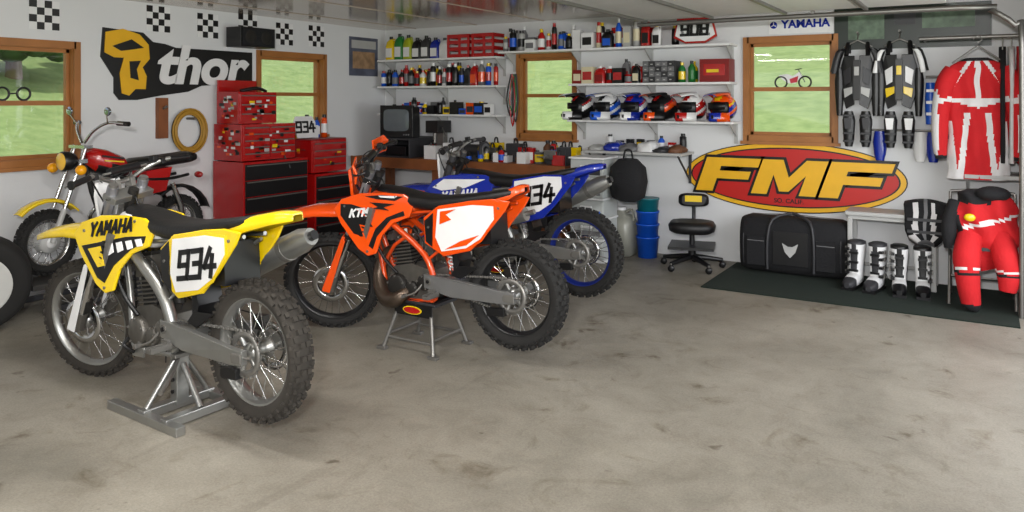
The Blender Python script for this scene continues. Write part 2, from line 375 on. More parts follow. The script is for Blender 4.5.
        fr.box((.84,s*.108,.25),(.10,.01,.05),ALU)
    fr.obj('frame',root)
    sw=MB(); swm=swc or ALU
    for s in (1,-1):
        sw.prism([(.60,s*.10,.445),(.60,s*.10,.36),(.40,s*.112,.315),(.02,s*.112,.295),(-.06,s*.112,.30),(-.06,s*.112,.365),(.02,s*.112,.37),(.34,s*.112,.42)],(0,s*.032,0),swm)
        sw.box((-.03,s*.15,.333),(.07,.012,.045),STL); sw.cyl((-.05,s*.13,.333),(-.10,s*.13,.333),.006,STL,n=6)
    sw.bx(.36,.50,-.11,.11,.34,.41,swm)
    sw.side([(.42,.44),(.36,.50),(.20,.50),(.34,.42)],lambda x,z:.10,.01,BLK,(1,))
    for (a,b) in [((.02,.437),(.56,.435)),((.02,.225),(.56,.36))]:
        N=30
        for k in range(N):
            t=(k+.5)/N; sw.box((a[0]+(b[0]-a[0])*t,.078,a[1]+(b[1]-a[1])*t),(.0145,.016 if k%2 else .011,.013),STL)
    sw.lathe([(.01,-.008),(.04,-.008),(.04,.008),(.01,.008)],STL,c=(.57,.085,.40),axis='y',n=14)
    sw.box((.10,.085,.235),(.12,.04,.05),BLK); sw.bx(.04,.12,-.10,-.06,.40,.47,ENGD)
    sw.tube([(.08,-.10,.44),(.3,-.13,.46),(.55,-.13,.42)],.005,BLK,5,3)
    sw.obj('swingarm',root,bevel=.006)
    sh=MB(); sh.cyl((.50,0,.80),(.47,0,.62),.022,STL); sh.cyl((.47,0,.64),(.44,0,.40),.012,CHR)
    hx=[(.495-.05*k/60+.036*math.cos(k*.75),.036*math.sin(k*.75),.76-.30*k/60) for k in range(61)]
    sh.tube(hx,.006,YEL if style=='y' else WHT,5); sh.cyl((.43,.05,.74),(.43,.05,.6),.02,GOLD); sh.obj('rear_shock',root)
    e=MB()
    e.side([(.56,.46),(.54,.32),(.60,.265),(.80,.25),(.90,.30),(.915,.40),(.86,.48),(.72,.50)],lambda x,z:.095,.19,ENG,(1,))
    for (x,z,r,y) in [(.83,.36,.075,.125),(.62,.385,.05,.115),(.72,.34,.05,.11)]:
        e.lathe([(.002,y+.012),(r*.6,y+.012),(r*.92,y+.004),(r,y-.01),(r,.08)],ENG if style!='o' else ENGD,c=(x,0,z),axis='y',n=24)
        e.lathe([(.002,-y-.03),(r*.8,-y-.03),(r*1.15,-y-.015),(r*1.2,-.08)],ENG,c=(x-.05,0,z),axis='y',n=24)
        for q in range(5):
            aa=q*2*PI/5+.3; e.cyl((x+r*.85*math.cos(aa),.09,z+r*.85*math.sin(aa)),(x+r*.85*math.cos(aa),y+.012,z+r*.85*math.sin(aa)),.007,STL,n=6)
    e.M=T(.80,0,.47)@R(.12,'Y')
    for k in range(7): e.box((0,0,.01+k*.022),(.155,.155,.009),ENG)
    e.bx(-.06,.06,-.06,.06,0,.17,ENGD)
    if style=='o':
        e.lathe([(.075,.16),(.078,.18),(.05,.20),(.02,.205)],ENG,n=16); e.cyl((0,0,.2),(0,0,.24),.011,WHT)
        for q in range(6): e.cyl((.058*math.cos(q*1.047),.058*math.sin(q*1.047),.18),(.058*math.cos(q*1.047),.058*math.sin(q*1.047),.20),.008,STL,n=6)
    else:
        e.bx(-.08,.08,-.075,.075,.165,.27,ENG); e.bx(-.07,.07,-.065,.065,.27,.29,ENGD)
    e.M=Matrix.Identity(4)
    e.tube([(.72,0,.60),(.64,0,.62),(.56,0,.63)],[.03,.04,.045],ENGD); e.bx(.58,.68,-.05,.05,.55,.66,ENG); e.cyl((.63,.05,.60),(.63,.075,.60),.022,STL,n=12)
    e.lathe([(.03,-.03),(.03,.03),(.001,.035)],ENGD,c=(.63,0,.53),axis='z',n=14)
    e.tube([(.62,.12,.38),(.66,.15,.33),(.72,.165,.31)],.007,STL,6,3); e.box((.73,.175,.31),(.02,.04,.02),STL)
    e.tube([(.66,-.13,.40),(.60,-.16,.50),(.55,-.17,.60)],.010,STL,6,3)
    e.tube([(.83,.11,.44),(.9,.13,.52),(.96,.14,.62)],.012,BLK,6,3)
    e.tube([(.70,.08,.5),(.60,.11,.62),(.72,.10,.74),(.9,.10,.7)],.006,BLK,6,4)
    e.tube([(.9,.12,.32),(.92,.14,.28),(.86,.12,.25)],.01,BLK,6,3)
    e.tube([(.64,.04,.52),(.62,.06,.4),(.60,.10,.28),(.61,.10,.22)],.004,BLK,5,3); e.tube([(.62,-.03,.52),(.58,.05,.42),(.57,.09,.25)],.004,BLK,5,3)
    e.obj('engine',root,bevel=.004)
    rad=MB()
    for s in (1,-1):
        rad.box((1.0,s*.135,.74),(.035,.10,.26),STL,R(-.35,'Y').to_3x3())
        for k in range(8): rad.box((1.03+.012*(k-4)*-.9,s*.135,.74+.028*(k-4)),(.02,.115,.006),BLK,R(-.35,'Y').to_3x3())
    rad.tube([(.98,.10,.84),(.92,.06,.82),(.86,.03,.74)],.014,BLK,8,3)
    rad.obj('radiators',root)
    ex=MB()
    if style=='o':
        ex.tube([(.875,.0,.58),(.98,.01,.56),(1.03,.03,.46),(.99,.08,.34),(.90,.12,.27),(.78,.13,.30),(.70,-.10,.45),(.60,-.13,.66),(.40,-.14,.72)],[.024,.03,.045,.055,.058,.042,.03,.022,.02],PIPE,12,4)
        ex.tube([(.35,-.155,.71),(.0,-.165,.79)],[.045,.045],ALU,14); ex.cyl((.0,-.165,.79),(-.06,-.165,.805),.016,STL)
    else:
        ex.tube([(.87,0,.64),(.96,-.03,.60),(.97,-.09,.48),(.86,-.145,.42),(.70,-.14,.52),(.5,-.14,.64),(.32,-.15,.66)],.022,PIPE,12,4)
        ex.tube([(.36,-.16,.645),(.28,-.172,.665),(-.12,-.178,.82),(-.19,-.178,.845)],[.03,.064,.062,.042],ALU,18)
        ex.tube([(.0,-.178,.773),(-.03,-.178,.785)],[.066,.066],STL,18)
        ex.cyl((-.19,-.178,.845),(-.215,-.178,.854),.024,BLK)
    ex.obj('exhaust',root)
    tk=MB()
    tk.loft([sring((x,0,z),a,b,'yz',18,3) for x,z,a,b in [(.70,.86,.05,.06),(.76,.865,.10,.085),(.9,.875,.12,.10),(1.02,.885,.105,.09),(1.08,.89,.06,.06)]],c1 if style!='y' else WHT)
    tk.cyl((.99,0,.96),(.985,0,1.0),.03,BLK); tk.tube([(.985,0,1.0),(1.02,0,1.05),(1.10,0,1.04)],.005,BLK,5,3)
    tk.obj('fuel_tank',root)
    yf=lambda x,z:.110+.18*(x-.70)+.08*(.9-z)
    b=MB()
    b.side([(.66,.90),(.74,.945),(.88,.96),(1.06,.96),(1.20,.925),(1.255,.86),(1.20,.76),(1.07,.60),(1.0,.555),(.94,.57),(.90,.68),(.82,.76),(.70,.80)],yf,.016,c1)
    b.side([(.58,.80),(.46,.875),(.22,.905),(.06,.915),(-.06,.90),(-.02,.84),(.12,.70),(.24,.60),(.44,.56),(.58,.64)],lambda x,z:.128,.016,c1)
    b.obj('body_panels',root,bevel=.006)
    b=MB()
    y1=lambda x,z:yf(x,z)+.003
    y3=lambda x,z:yf(x,z)+.007
    if style=='y':
        b.side([(.72,.855),(.86,.85),(1.185,.80),(1.055,.635),(1.0,.61),(.94,.70),(.82,.785),(.73,.82)],y1,.004,BLK)
        for k in range(4):
            x=.75+k*.068; b.side([(x,.842-k*.008),(x+.040,.837-k*.009),(x+.022,.800-k*.016),(x-.014,.806-k*.012)],y3,.004,WHT)
        b.side([(1.04,.80),(1.13,.785),(1.05,.69),(1.0,.70)],y3,.004,YEL)
        strokes(b,'YAMAHA',.965,.90,.062,.24,y3,BLK,.25,-.10,.3,wx=.95)
    elif style=='o':
        for p in ([(.74,.93),(.90,.945),(1.02,.94),(.94,.92),(.80,.905)],[(1.20,.895),(1.12,.89),(1.02,.86),(1.08,.85),(1.0,.80),(.96,.74),(1.06,.76),(1.03,.68),(1.10,.70),(1.20,.82)],[(.73,.81),(.83,.785),(.93,.68),(.96,.60),(.99,.62),(.94,.73),(.86,.80),(.74,.84)]):
            b.side(p,y1,.004,BLK)
        b.side([(.78,.935),(.92,.942),(.90,.93),(.80,.922)],y3,.004,WHT)
        b.side([(.80,.885),(.98,.90),(.92,.87),(.96,.86),(.84,.845),(.88,.865)],y3,.004,BLK)
        strokes(b,'KTM',1.06,.835,.045,.27,y3,WHT,.3,-.05,.32,wx=1.1)
    else:
        b.side([(.74,.91),(1.1,.93),(1.20,.87),(1.12,.84),(.92,.85)],y1,.004,WHT)
        strokes(b,'YAMAHA',.96,.80,.06,.24,y3,WHT,.25,-.05,.3)
    dz=.035 if style=='b' else 0
    sh_=lambda l:[(x,z+dz) for x,z in l]
    if style=='y': b.side([(.575,.79),(.50,.84),(.49,.59),(.57,.645)],lambda x,z:.131,.004,BLK)
    b.side(sh_([(.475,.865),(.20,.893),(.04,.885),(.04,.79),(.15,.66),(.26,.60),(.455,.575),(.505,.68)]),lambda x,z:.131,.005,c1)
    b.side(sh_([(.462,.852),(.20,.880),(.053,.872),(.053,.795),(.158,.675),(.265,.617),(.448,.592),(.49,.68)]),lambda x,z:.134,.006,plate)
    if num: strokes(b,num,.268,.742+dz,.125,.21,lambda x,z:.139,BLK,.2,-.12,.27,wx=.95)
    if style=='o':
        b.side([(.57,.78),(.50,.83),(.52,.62),(.565,.65)],lambda x,z:.133,.004,BLK)
        b.side([(.44,.84),(.32,.855),(.40,.82),(.36,.79),(.45,.76)],lambda x,z:.139,.004,ORG); b.side([(.16,.70),(.26,.635),(.42,.605),(.30,.66)],lambda x,z:.139,.004,ORG)
    b.bx(.10,.48,-.10,.10,.64,.84,BLK)
    for s in (1,-1):
        for (x,z,yy) in [(.54,.74,.134),(.02,.86,.132),(.80,.93,yf(.80,.93)+.004),(1.17,.88,yf(1.17,.88)+.004),(1.0,.585,yf(1.0,.585)+.004)]: b.cyl((x,s*(yy-.004),z),(x,s*(yy+.003),z),.008,STL,n=8)
    b.obj('graphics',root)
    f=MB(); rings=[]
    for x,z,w,d in [(.36,.83,.10,.05),(.20,.865,.105,.06),(.05,.90,.10,.055),(-.08*tail,.93,.092,.045),(-.20*tail,.955,.08,.035),(-.28*tail,.968,.06,.02),(-.31*tail,.972,.03,.01)]:
        up=[(x,w*math.cos(PI*k/8),z+d*(abs(math.sin(PI*k/8))**.5)*(1 if 0<k<8 else 0)-(.02 if k in(0,8) else 0)) for k in range(9)]
        rings.append(up+[(p[0],p[1]*.93,p[2]-.008) for p in up[::-1]])
    f.loft(rings,c1)
    f.prism([(.40,-.07,.66),(.36,-.07,.52),(.385,-.06,.44),(.40,-.06,.44),(.42,-.07,.66)],(0,.14,0),BLK); f.obj('rear_fender',root)
    s=MB()
    s.loft([sring((x,0,(zt+zb)/2),w,(zt-zb)/2,'yz',20,3.2) for x,zt,zb,w in [(1.03,.985,.955,.04),(.98,1.0,.94,.075),(.85,.980,.88,.10),(.68,.940,.85,.115),(.5,.925,.83,.127),(.3,.935,.86,.127),(.1,.955,.89,.11),(-.04,.97,.92,.09),(-.08,.965,.94,.06)]],SEAT)
    s.obj('seat',root)
    return root
SW=mat('swingarm_grey',(138,138,138),.4,.7); FKS=mat('fork_silver',(140,140,145),.35,.7)
dirt_bike('dirt_bike',(-2.897,2.484),math.radians(177.5),.09,.28,YEL,WHT,WHT,ALU,ALU,ALU,MUD,'934','y',forkc=FKS)
dirt_bike('dirt_bike',(-2.376,3.99),math.radians(181),.10,.50,ORG,ORG,WHT,mat('frame_orange',(205,66,12),.3,coat=.5),BLK,ALU,RUB,'','o',guards=True,forkc=FKS,swc=SW,tail=.35)
dirt_bike('dirt_bike',(-2.54,5.21),math.radians(180),.13,.2,BLU,BLU,WHT,ALU,mat('rim_blue',(26,44,130),.4,.5),ALU,RUB,'934','b',tail=.8)
def box_stand(loc,yaw,h=.36):
    mb=MB()
    for sx in (1,-1):
        for sy in (1,-1):
            mb.tube([(sx*.12,sy*.10,h-.02),(sx*.20,sy*.18,.012)],.013,STL,8)
            mb.box((sx*.205,sy*.185,.01),(.07,.04,.02),STL)
        mb.tube([(sx*.175,-.155,.10),(sx*.175,.155,.10)],.010,STL,8)
    for sy in (1,-1): mb.tube([(-.18,sy*.16,.08),(.18,sy*.16,.08)],.010,STL,8)
    mb.bx(-.17,.17,-.12,.12,h-.03,h-.008,DGR); mb.bx(-.15,.15,-.11,.11,h-.008,h,BLK)
    mb.bx(-.15,.15,.12,.13,h-.10,h-.02,BLK)
    mb.loft([sring((0,.133,h-.06),.075,.026,'xz',20,2),sring((0,.137,h-.06),.075,.026,'xz',20,2)],YEL); mb.loft([sring((0,.136,h-.06),.066,.02,'xz',20,2),sring((0,.14,h-.06),.066,.02,'xz',20,2)],RED)
    return mb.obj('bike_stand',loc=loc,rot=(0,0,yaw),bevel=.003)
box_stand((-3.09,3.98,0),PI,.325); box_stand((-3.25,5.21,0),PI,.335)
def lift_stand(loc,yaw):
    mb=MB()
    for y in (-.19,.19): mb.box((.0,y,.022),(.62,.05,.044),ALU)
    mb.box((.02,0,.03),(.06,.40,.045),ALU); mb.box((-.18,0,.03),(.05,.40,.045),ALU)
    mb.box((0,.0,.17),(.06,.07,.28),ALU); mb.box((-.0,.0,.295),(.075,.09,.04),STL)
    for sy in (1,-1): mb.tube([(0,sy*.03,.26),(.02,sy*.17,.05)],.014,ALU,8)
    mb.tube([(-.03,0,.24),(-.18,0,.05)],.016,ALU,8)
    mb.tube([(-.05,.04,.29),(-.10,.10,.24),(-.22,.24,.20)],.012,STL,8,3)
    for z in (.10,.16,.22): mb.cyl((0,.03,z),(0,.045,z),.01,BLK,n=8)
    mb.bx(-.12,.12,-.10,.10,.305,.325,STL)
    mb.obj('lift_stand',loc=loc,rot=(0,0,yaw),bevel=.004)
lift_stand((-3.55,2.51,0),math.radians(177))
def trail_bike(loc,yaw):
    root=empty('trail_bike',loc,(0,0,yaw))
    for nm,x in (('rear_wheel',0),('front_wheel',1.12)):
        w=MB(); w.M=T(x,0,.25)@(R(.15,'Z') if x else Matrix.Identity(4)); wheel(w,.25,.085,.175,CHR,WHT,RUB,30)
        w.lathe([(.01,-.06),(.075,-.055),(.085,-.03),(.085,.03),(.075,.055),(.01,.06)],LGR,axis='y',n=24)
        w.obj(nm,root)
    f=MB()
    for s in (1,-1):
        f.tube([(1.12,s*.08,.25),(1.03,s*.08,.50)],.022,LGR); f.tube([(1.03,s*.08,.50),(.86,s*.08,.98)],.016,CHR)
        f.tube([(.84,s*.02,1.0),(.82,s*.12,1.10),(.76,s*.22,1.16),(.70,s*.36,1.15)],.012,CHR,8,4); f.tube([(.72,s*.27,1.155),(.69,s*.38,1.15)],.019,BLK)
        f.tube([(.77,s*.22,1.15),(.80,s*.26,1.22)],.006,CHR,6); f.ell((.80,s*.27,1.25),(.012,.045,.035),SKIN)
        f.tube([(.95,s*.08,.80),(.96,s*.17,.80)],.008,CHR,6); f.ell((.97,s*.20,.80),(.04,.04,.04),AMB)
        f.tube([(0,s*.09,.25),(.04,s*.10,.42),(.12,s*.10,.62)],[.02,.028,.02],CHR,10)
        f.tube([(0,s*.085,.25),(.42,s*.085,.30)],.016,BLK)
        f.tube([(.82,s*.02,.90),(.62,s*.08,.72),(.2,s*.10,.66),(-.05,s*.09,.68)],.014,BLK,8,3)
    f.box((.90,0,.86),(.07,.22,.03),CHR); f.box((.86,0,.97),(.07,.22,.025),CHR)
    f.lathe([(.01,0),(.055,.01),(.075,.05),(.08,.10),(.07,.115)],BLK,c=(.90,0,.86),axis='x',n=20)
    f.lathe([(.068,.0),(.05,.012),(.01,.02)],mat('lens',(240,190,70),.08),c=(1.015,0,.86),axis='x',n=20)
    f.tube([(.84,0,.92),(.72,0,.45),(.5,0,.26)],.02,BLK,8,3)
    f.obj('fork_and_frame',root)
    b=MB()
    rings=[]
    for k in range(8):
        a=.75+k*.24; rr=.29
        c=(1.12+rr*math.cos(a),.25+rr*math.sin(a)+.03)
        rings.append([(c[0]+dx*math.cos(a),yy,c[1]+dx*math.sin(a)) for yy,dx in [(-.06,-.01),(-.04,.012),(0,.018),(.04,.012),(.06,-.01),(.04,.004),(0,.010),(-.04,.004)]])
    b.loft(rings,YEL)
    rings=[]
    for k in range(8):
        a=.9+k*.28; rr=.31; c=(rr*math.cos(a),.27+rr*math.sin(a))
        rings.append([(c[0]+dx*math.cos(a),yy,c[1]+dx*math.sin(a)) for yy,dx in [(-.065,-.01),(-.04,.012),(0,.018),(.04,.012),(.065,-.01),(.04,.004),(0,.010),(-.04,.004)]])
    b.loft(rings,BLK)
    b.loft([sring((x,0,z),a,c,'yz',24,2.6) for x,z,a,c in [(.48,.76,.05,.05),(.54,.79,.11,.09),(.68,.83,.135,.11),(.78,.86,.115,.10),(.83,.87,.05,.05)]],RED,fn=lambda c:BLK if c.z<.80 else None)
    b.side([(.58,.87),(.76,.90),(.76,.885),(.58,.855)],lambda x,z:.136,.01,BLK); b.side([(.58,.84),(.74,.86),(.74,.85),(.58,.83)],lambda x,z:.138,.01,YEL)
    b.loft([sring((x,0,z),a,c,'yz',16,3) for x,z,a,c in [(.52,.79,.06,.03),(.42,.80,.11,.05),(.2,.81,.12,.05),(-.08,.83,.12,.05),(-.14,.83,.09,.035)]],SEAT)
    b.prism([(.36,.105,.74),(.12,.105,.76),(.18,.105,.56),(.34,.105,.54)],(0,-.21,0),RED)
    b.ell((-.22,0,.66),(.03,.05,.03),RED)
    b.obj('bodywork',root)
    e=MB(); e.bx(.36,.66,-.10,.10,.22,.40,ENG)
    for s in (1,-1): e.lathe([(.005,s*.135),(.07,s*.13),(.085,s*.10)],ENG,c=(.50,0,.31),axis='y')
    for k in range(6): e.box((.56+.006*k,0,.42+.025*k),(.15,.15,.01),ENGD)
    e.bx(.50,.62,-.05,.05,.40,.58,ENGD)
    e.tube([(.66,-.05,.50),(.74,-.08,.40),(.62,-.14,.26),(.3,-.14,.28),(.0,-.15,.40)],[.018,.018,.02,.035,.04],CHR,10,4)
    e.obj('engine',root,bevel=.004)
PZ=.26
mb=MB(); mb.bx(-.28,.28,-.85,.85,PZ-.04,PZ,mat('ramp_steel',(60,58,56),.5,.4))
for y in (-.7,0,.7):
    for x in (-.22,.22): mb.bx(x-.025,x+.025,y-.025,y+.025,0,PZ-.04,DGR)
for x in (-.22,.22): mb.bx(x-.02,x+.02,-.7,.7,.03,.07,DGR)
mb.obj('bike_lift_table',loc=(-6.1,3.78,0),bevel=.005)
trail_bike((-6.12,4.30,PZ),math.radians(-90))
mb=MB(); mb.M=R(.12,'Y')
pr=[(.20,-.09),(.235,-.105),(.29,-.108),(.325,-.095),(.335,-.06),(.335,.06),(.325,.095),(.29,.108),(.235,.105),(.20,.09)]
mb.lathe(pr,RUB,axis='x',n=40,closed=True)
mb.lathe([(.21,.10),(.225,.098),(.225,.06),(.19,.05),(.16,.03),(.15,.05),(.10,.065),(.05,.06),(.04,.09),(.01,.092)],mat('wheel_white',(190,190,186),.4),axis='x',n=40)
for i in range(8):
    a=2*PI*i/8; mb.cyl((.04,.175*math.cos(a),.175*math.sin(a)),(.052,.175*math.cos(a),.175*math.sin(a)),.018,BLK,n=10)
mb.obj('spare_wheel',loc=(-5.92,2.60,.337),rot=(0,0,-.45))
# ------------------------------------------------------------------ left wall
for (y,z) in [(3.41,2.30),(4.44,2.36),(4.98,2.34),(5.47,2.38),(5.97,2.33),(6.45,2.34)]:
    mb=MB(); s=.06
    for i in range(4):
        for j in range(4):
            mb.bx(0,.004,-.12+i*s,-.12+(i+1)*s,-.12+j*s,-.12+(j+1)*s,BLK if (i+j)%2 else WHT)
    mb.obj('checkered_flag',loc=(XL+.001,y,z))
mb=MB(); P=lambda l:[(0,a,b) for a,b in l]
mb.prism(P([(3.88,1.98),(3.90,2.24),(4.28,2.22),(4.38,2.14),(4.50,2.13),(4.62,2.10),(5.52,2.10),(5.52,1.78),(4.9,1.74),(4.75,1.68),(4.45,1.64),(4.22,1.60),(4.05,1.60),(4.0,1.66),(4.0,1.80)]),(.012,0,0),BLK)
BY=mat('banner_yellow',(226,172,18),.5)
mb.M=T(.012,0,0)
mb.prism(P([(3.91,2.02),(3.92,2.20),(4.08,2.24),(4.24,2.20),(4.33,2.11),(4.34,1.98),(4.27,1.90),(4.31,1.82),(4.30,1.70),(4.20,1.70),(4.14,1.64),(4.07,1.66),(4.05,1.84),(4.09,1.98),(4.0,1.98)]),(.008,0,0),BY)
mb.M=T(.02,0,0)
mb.prism(P([(3.98,2.08),(4.16,2.15),(4.28,2.08),(4.18,2.06),(4.06,2.04)]),(.004,0,0),BLK)
mb.prism(P([(4.14,1.95),(4.25,1.96),(4.21,1.88),(4.23,1.78),(4.15,1.80)]),(.004,0,0),BLK)
ban=mb.obj('logo_banner',loc=(XL,0,0))
text('banner_lettering','thor',.50,WHT,(.022,4.90,1.92),(0,1,0),(0,0,1),ban,.003,.018,.2,1.12)
mb=MB(); mb.bx(-.11,.11,-.22,.22,-.10,.10,BLK); mb.bx(.11,.118,-.20,.20,-.085,.085,JBLK)
for y in (-.1,.1): mb.lathe([(.07,.12),(.05,.124),(.01,.118)],ENGD,c=(0,y,0),axis='x',n=20)
mb.bx(-.16,-.10,-.03,.03,-.03,.03,BLK)
mb.obj('speaker',loc=(-6.44,5.38,2.24),bevel=.008)
mb=MB(); HY=mat('hose_yellow',(170,128,40),.5)
for k in range(9): mb.tube([(.02+.015*(k%3),(.14+.012*(k//2))*math.cos(t*PI/12),(.165+.012*(k//2))*math.sin(t*PI/12)) for t in range(25)],.010,HY if k%3 else BLK,6,cap=False)
mb.cyl((0,0,.12),(.12,0,.12),.012,STL); mb.obj('coiled_hose',loc=(XL+.01,4.74,1.3))
mb=MB(); mb.bx(0,.05,-.05,.05,-.18,.2,BENCHW);mb.cyl((.05,0,.1),(.10,0,.12),.012,STL); mb.obj('wooden_hook_board',loc=(XL,4.46,1.42))
mb=MB()
for y in (3.1,3.26): 
    mb.tube([(0,y+.05*math.cos(t*PI/10),.055+.05*math.sin(t*PI/10)) for t in range(21)],.009,BLK,6,cap=False); mb.bx(-.015,.015,y-.02,y+.02,-.0,.01,BLK)
mb.tube([(0,3.15,.055),(0,3.21,.06)],.006,BLK); mb.obj('riding_goggles',loc=(XL-.02,0,1.595))
# ------------------------------------------------------------------ tool chests
def chest(mb,x0,x1,y0,y1,z0,z1,rows,cols=1,dm=RED,stick=0):
    mb.bx(x0,x1,y0,y1,z0,z1,RED)
    h=(z1-z0-.04)/rows; w=(y1-y0-.03)/cols
    for r in range(rows):
        for c in range(cols):
            ya=y0+.015+c*w; za=z0+.02+r*h
            mb.bx(x1,x1+.012,ya+.005,ya+w-.005,za+.004,za+h-.004,dm)
            mb.bx(x1+.012,x1+.028,ya+.02,ya+w-.02,za+h-.022,za+h-.010,STL)
    rr=random.Random(stick)
    for k in range(stick):
        m=rr.choice([WHT,YEL,BLK,LGR,BLK,ORG,WHT,DRED])
        y=rr.uniform(y0+.05,y1-.07); z=rr.uniform(z0+.02,z1-.07)
        mb.bx(x1+.028,x1+.03,y,y+rr.uniform(.02,.07),z,z+rr.uniform(.015,.035),m)
        x=rr.uniform(x0+.04,x1-.08); z=rr.uniform(z0+.03,z1-.06); mb.bx(x,x+rr.uniform(.03,.07),y0-.003,y0,z,z+rr.uniform(.015,.035),m)
def tote(mb,x,y,z,w,d,h,m):
    mb.bx(x-w/2,x+w/2,y-d/2,y+d/2,z,z+h,m); mb.tube([(x,y-d*.3,z+h),(x,y-d*.2,z+h+.05),(x,y+d*.2,z+h+.05),(x,y+d*.3,z+h)],.01,BLK,6,2)
mb=MB(); chest(mb,XL+.03,-6.12,5.02,5.86,.14,.99,5,1,BLK)
for x in (-6.5,-6.2):
    for y in (5.1,5.78): mb.lathe([(.01,-.02),(.065,-.02),(.065,.02),(.01,.02)],RUB,c=(x,y,.065),axis='y',n=16); mb.bx(x-.03,x+.03,y-.035,y+.035,.12,.14,STL)
chest(mb,XL+.03,-6.16,5.03,5.72,1.0,1.36,5,2,RED,24)
chest(mb,XL+.06,-6.22,5.04,5.52,1.365,1.68,3,1,RED,22)
mb.bx(XL+.06,XL+.08,5.04,5.52,1.68,1.80,RED)
mb.tube([(-6.25,5.5,1.4),(-6.22,5.52,1.2),(-6.1,5.6,.9)],.008,BLK,6,3)
mb.tube([(-6.28,5.12,1.69),(-6.26,5.3,1.72),(-6.3,5.45,1.69)],.018,BLK,6,3)
mb.obj('tool_chest',bevel=.005)
mb=MB(); chest(mb,XL+.03,-6.1,5.94,6.52,.10,.80,5,1,BLK)
for x in (-6.5,-6.2):
    for y in (6.02,6.44): mb.lathe([(.01,-.02),(.05,-.02),(.05,.02),(.01,.02)],RUB,c=(x,y,.05),axis='y',n=14)
chest(mb,XL+.05,-6.16,5.95,6.48,.81,1.16,4,1,RED,6)
mb.bx(XL+.05,-6.16,5.95,6.48,1.16,1.175,DRED)
mb.obj('tool_chest',bevel=.005)
def container(mb,x,y,z,h,r,kind,c1,c2,c3):
    if kind==0:
        mb.lathe([(.001,0),(r,0),(r,h*.68),(r*.45,h*.84),(r*.4,h*.86),(r*.4,h*.99),(.001,h)],c1,c=(x,y,z),n=12)
        mb.lathe([(r+.001,h*.15),(r+.001,h*.55)],c2,c=(x,y,z),n=12); mb.cyl((x,y,z+h*.86),(x,y,z+h),r*.48,c3,n=10)
    elif kind==1:
        mb.lathe([(.001,0),(r,0),(r,h*.8),(r*.7,h*.86),(.001,h*.87)],c1,c=(x,y,z),n=12)
        mb.lathe([(r+.001,h*.2),(r+.001,h*.6)],c2,c=(x,y,z),n=12); mb.cyl((x,y,z+h*.86),(x,y,z+h),r*.65,c3,n=10)
    elif kind==2:
        mb.loft([sring((x,y,z+t*h),a*r,b*r*.7,'xy',14,4) for t,a,b in [(0,1,1),(.6,1,1),(.78,.75,.8),(.86,.35,.4),(.88,.3,.35)]],c1)
        mb.cyl((x,y,z+h*.88),(x,y,z+h),r*.33,c3,n=10); mb.bx(x-r*.7,x+r*.7,y-r*.72,y-r*.70,z+h*.12,z+h*.5,c2)
        mb.tube([(x+r*.3,y,z+h*.86),(x+r*.85,y,z+h*.88),(x+r*.9,y,z+h*.6)],r*.12,c1,6,3)
    elif kind==3:
        mb.bx(x-r,x+r,y-r*.8,y+r*.8,z,z+h*.7,c1); mb.bx(x-r*.8,x+r*.8,y-r*.8-.002,y-r*.8,z+h*.15,z+h*.5,c2)
    elif kind==4:
        mb.lathe([(.001,0),(r,0),(r,h*.6),(r*1.04,h*.6),(r*1.04,h*.63),(.001,h*.63)],c1,c=(x,y,z),n=14); mb.lathe([(r+.001,h*.1),(r+.001,h*.5)],c2,c=(x,y,z),n=14)
def row(name,x0,x1,y,z,hr,kinds,pal,seed,back=True,gap=.025,fill=.05):
    rr=random.Random(seed); mb=MB()
    for yy in ([y+.10,y] if back else [y]):
        x=x0
        while x<x1:
            k=rr.choice(kinds); r=rr.uniform(.026,.042)*(1.6 if k in(2,3) else 1); h=rr.uniform(*hr)
            x+=r+.003
            if x+r>x1: break
            if rr.random()>fill: container(mb,x,yy+rr.uniform(-.015,.015),z,h,r,k,rr.choice(pal),rr.choice(pal),rr.choice([RED,BLK,WHT,YEL,BLK]))
            x+=r+rr.uniform(0,gap)
    return mb.obj(name)
def shelf(x0,x1,y0,z,th=.022):
    mb=MB(); mb.bx(x0,x1,y0,YB-.012,z-th,z,WHT)
    n=max(2,int((x1-x0)/.8)+1)
    for i in range(n):
        x=x0+.06+(x1-x0-.12)*i/(n-1)
        mb.prism([(x,YB-.012,z-th),(x,y0+.05,z-th),(x,YB-.012,z-th-.13)],(.012,0,0),LGR); mb.bx(x-.012,x+.022,YB-.012,YB,z-th-.2,z-th,LGR)
    mb.obj('storage_shelf')
D=.27
for z in (2.10,1.77,1.43): shelf(-6.5,-4.72,YB-D,z)
shelf(-4.70,-2.06,YB-D,2.15)
shelf(-3.80,-2.06,YB-D,1.775); shelf(-3.80,-2.02,YB-.30,1.39)
PA=[RED,WHT,BLK,YEL,RBLU,GRY,WHT,BLK,GRN,CREAM]
PB=[BLK,DGR,RED,GRY,YEL,WHT,WHT,BLK,ORG,RBLU,BLK]; PC=[WHT,LGR,CREAM,WHT,GRY,RBLU,RED,BLK,WHT,BLK]
mb=MB()
for i,(c,h) in enumerate([(YEL,.30),(mat('green_jug',(34,120,50),.4),.33),(mat('lime',(165,175,35),.4),.31),(BLK,.27),(DGR,.29),(BLU,.26),(WHT,.25)]): container(mb,-6.38+i*.14,YB-.14,2.10,h,.068,2,c,WHT,BLK)
mb.obj('oil_jugs')
mb=MB()
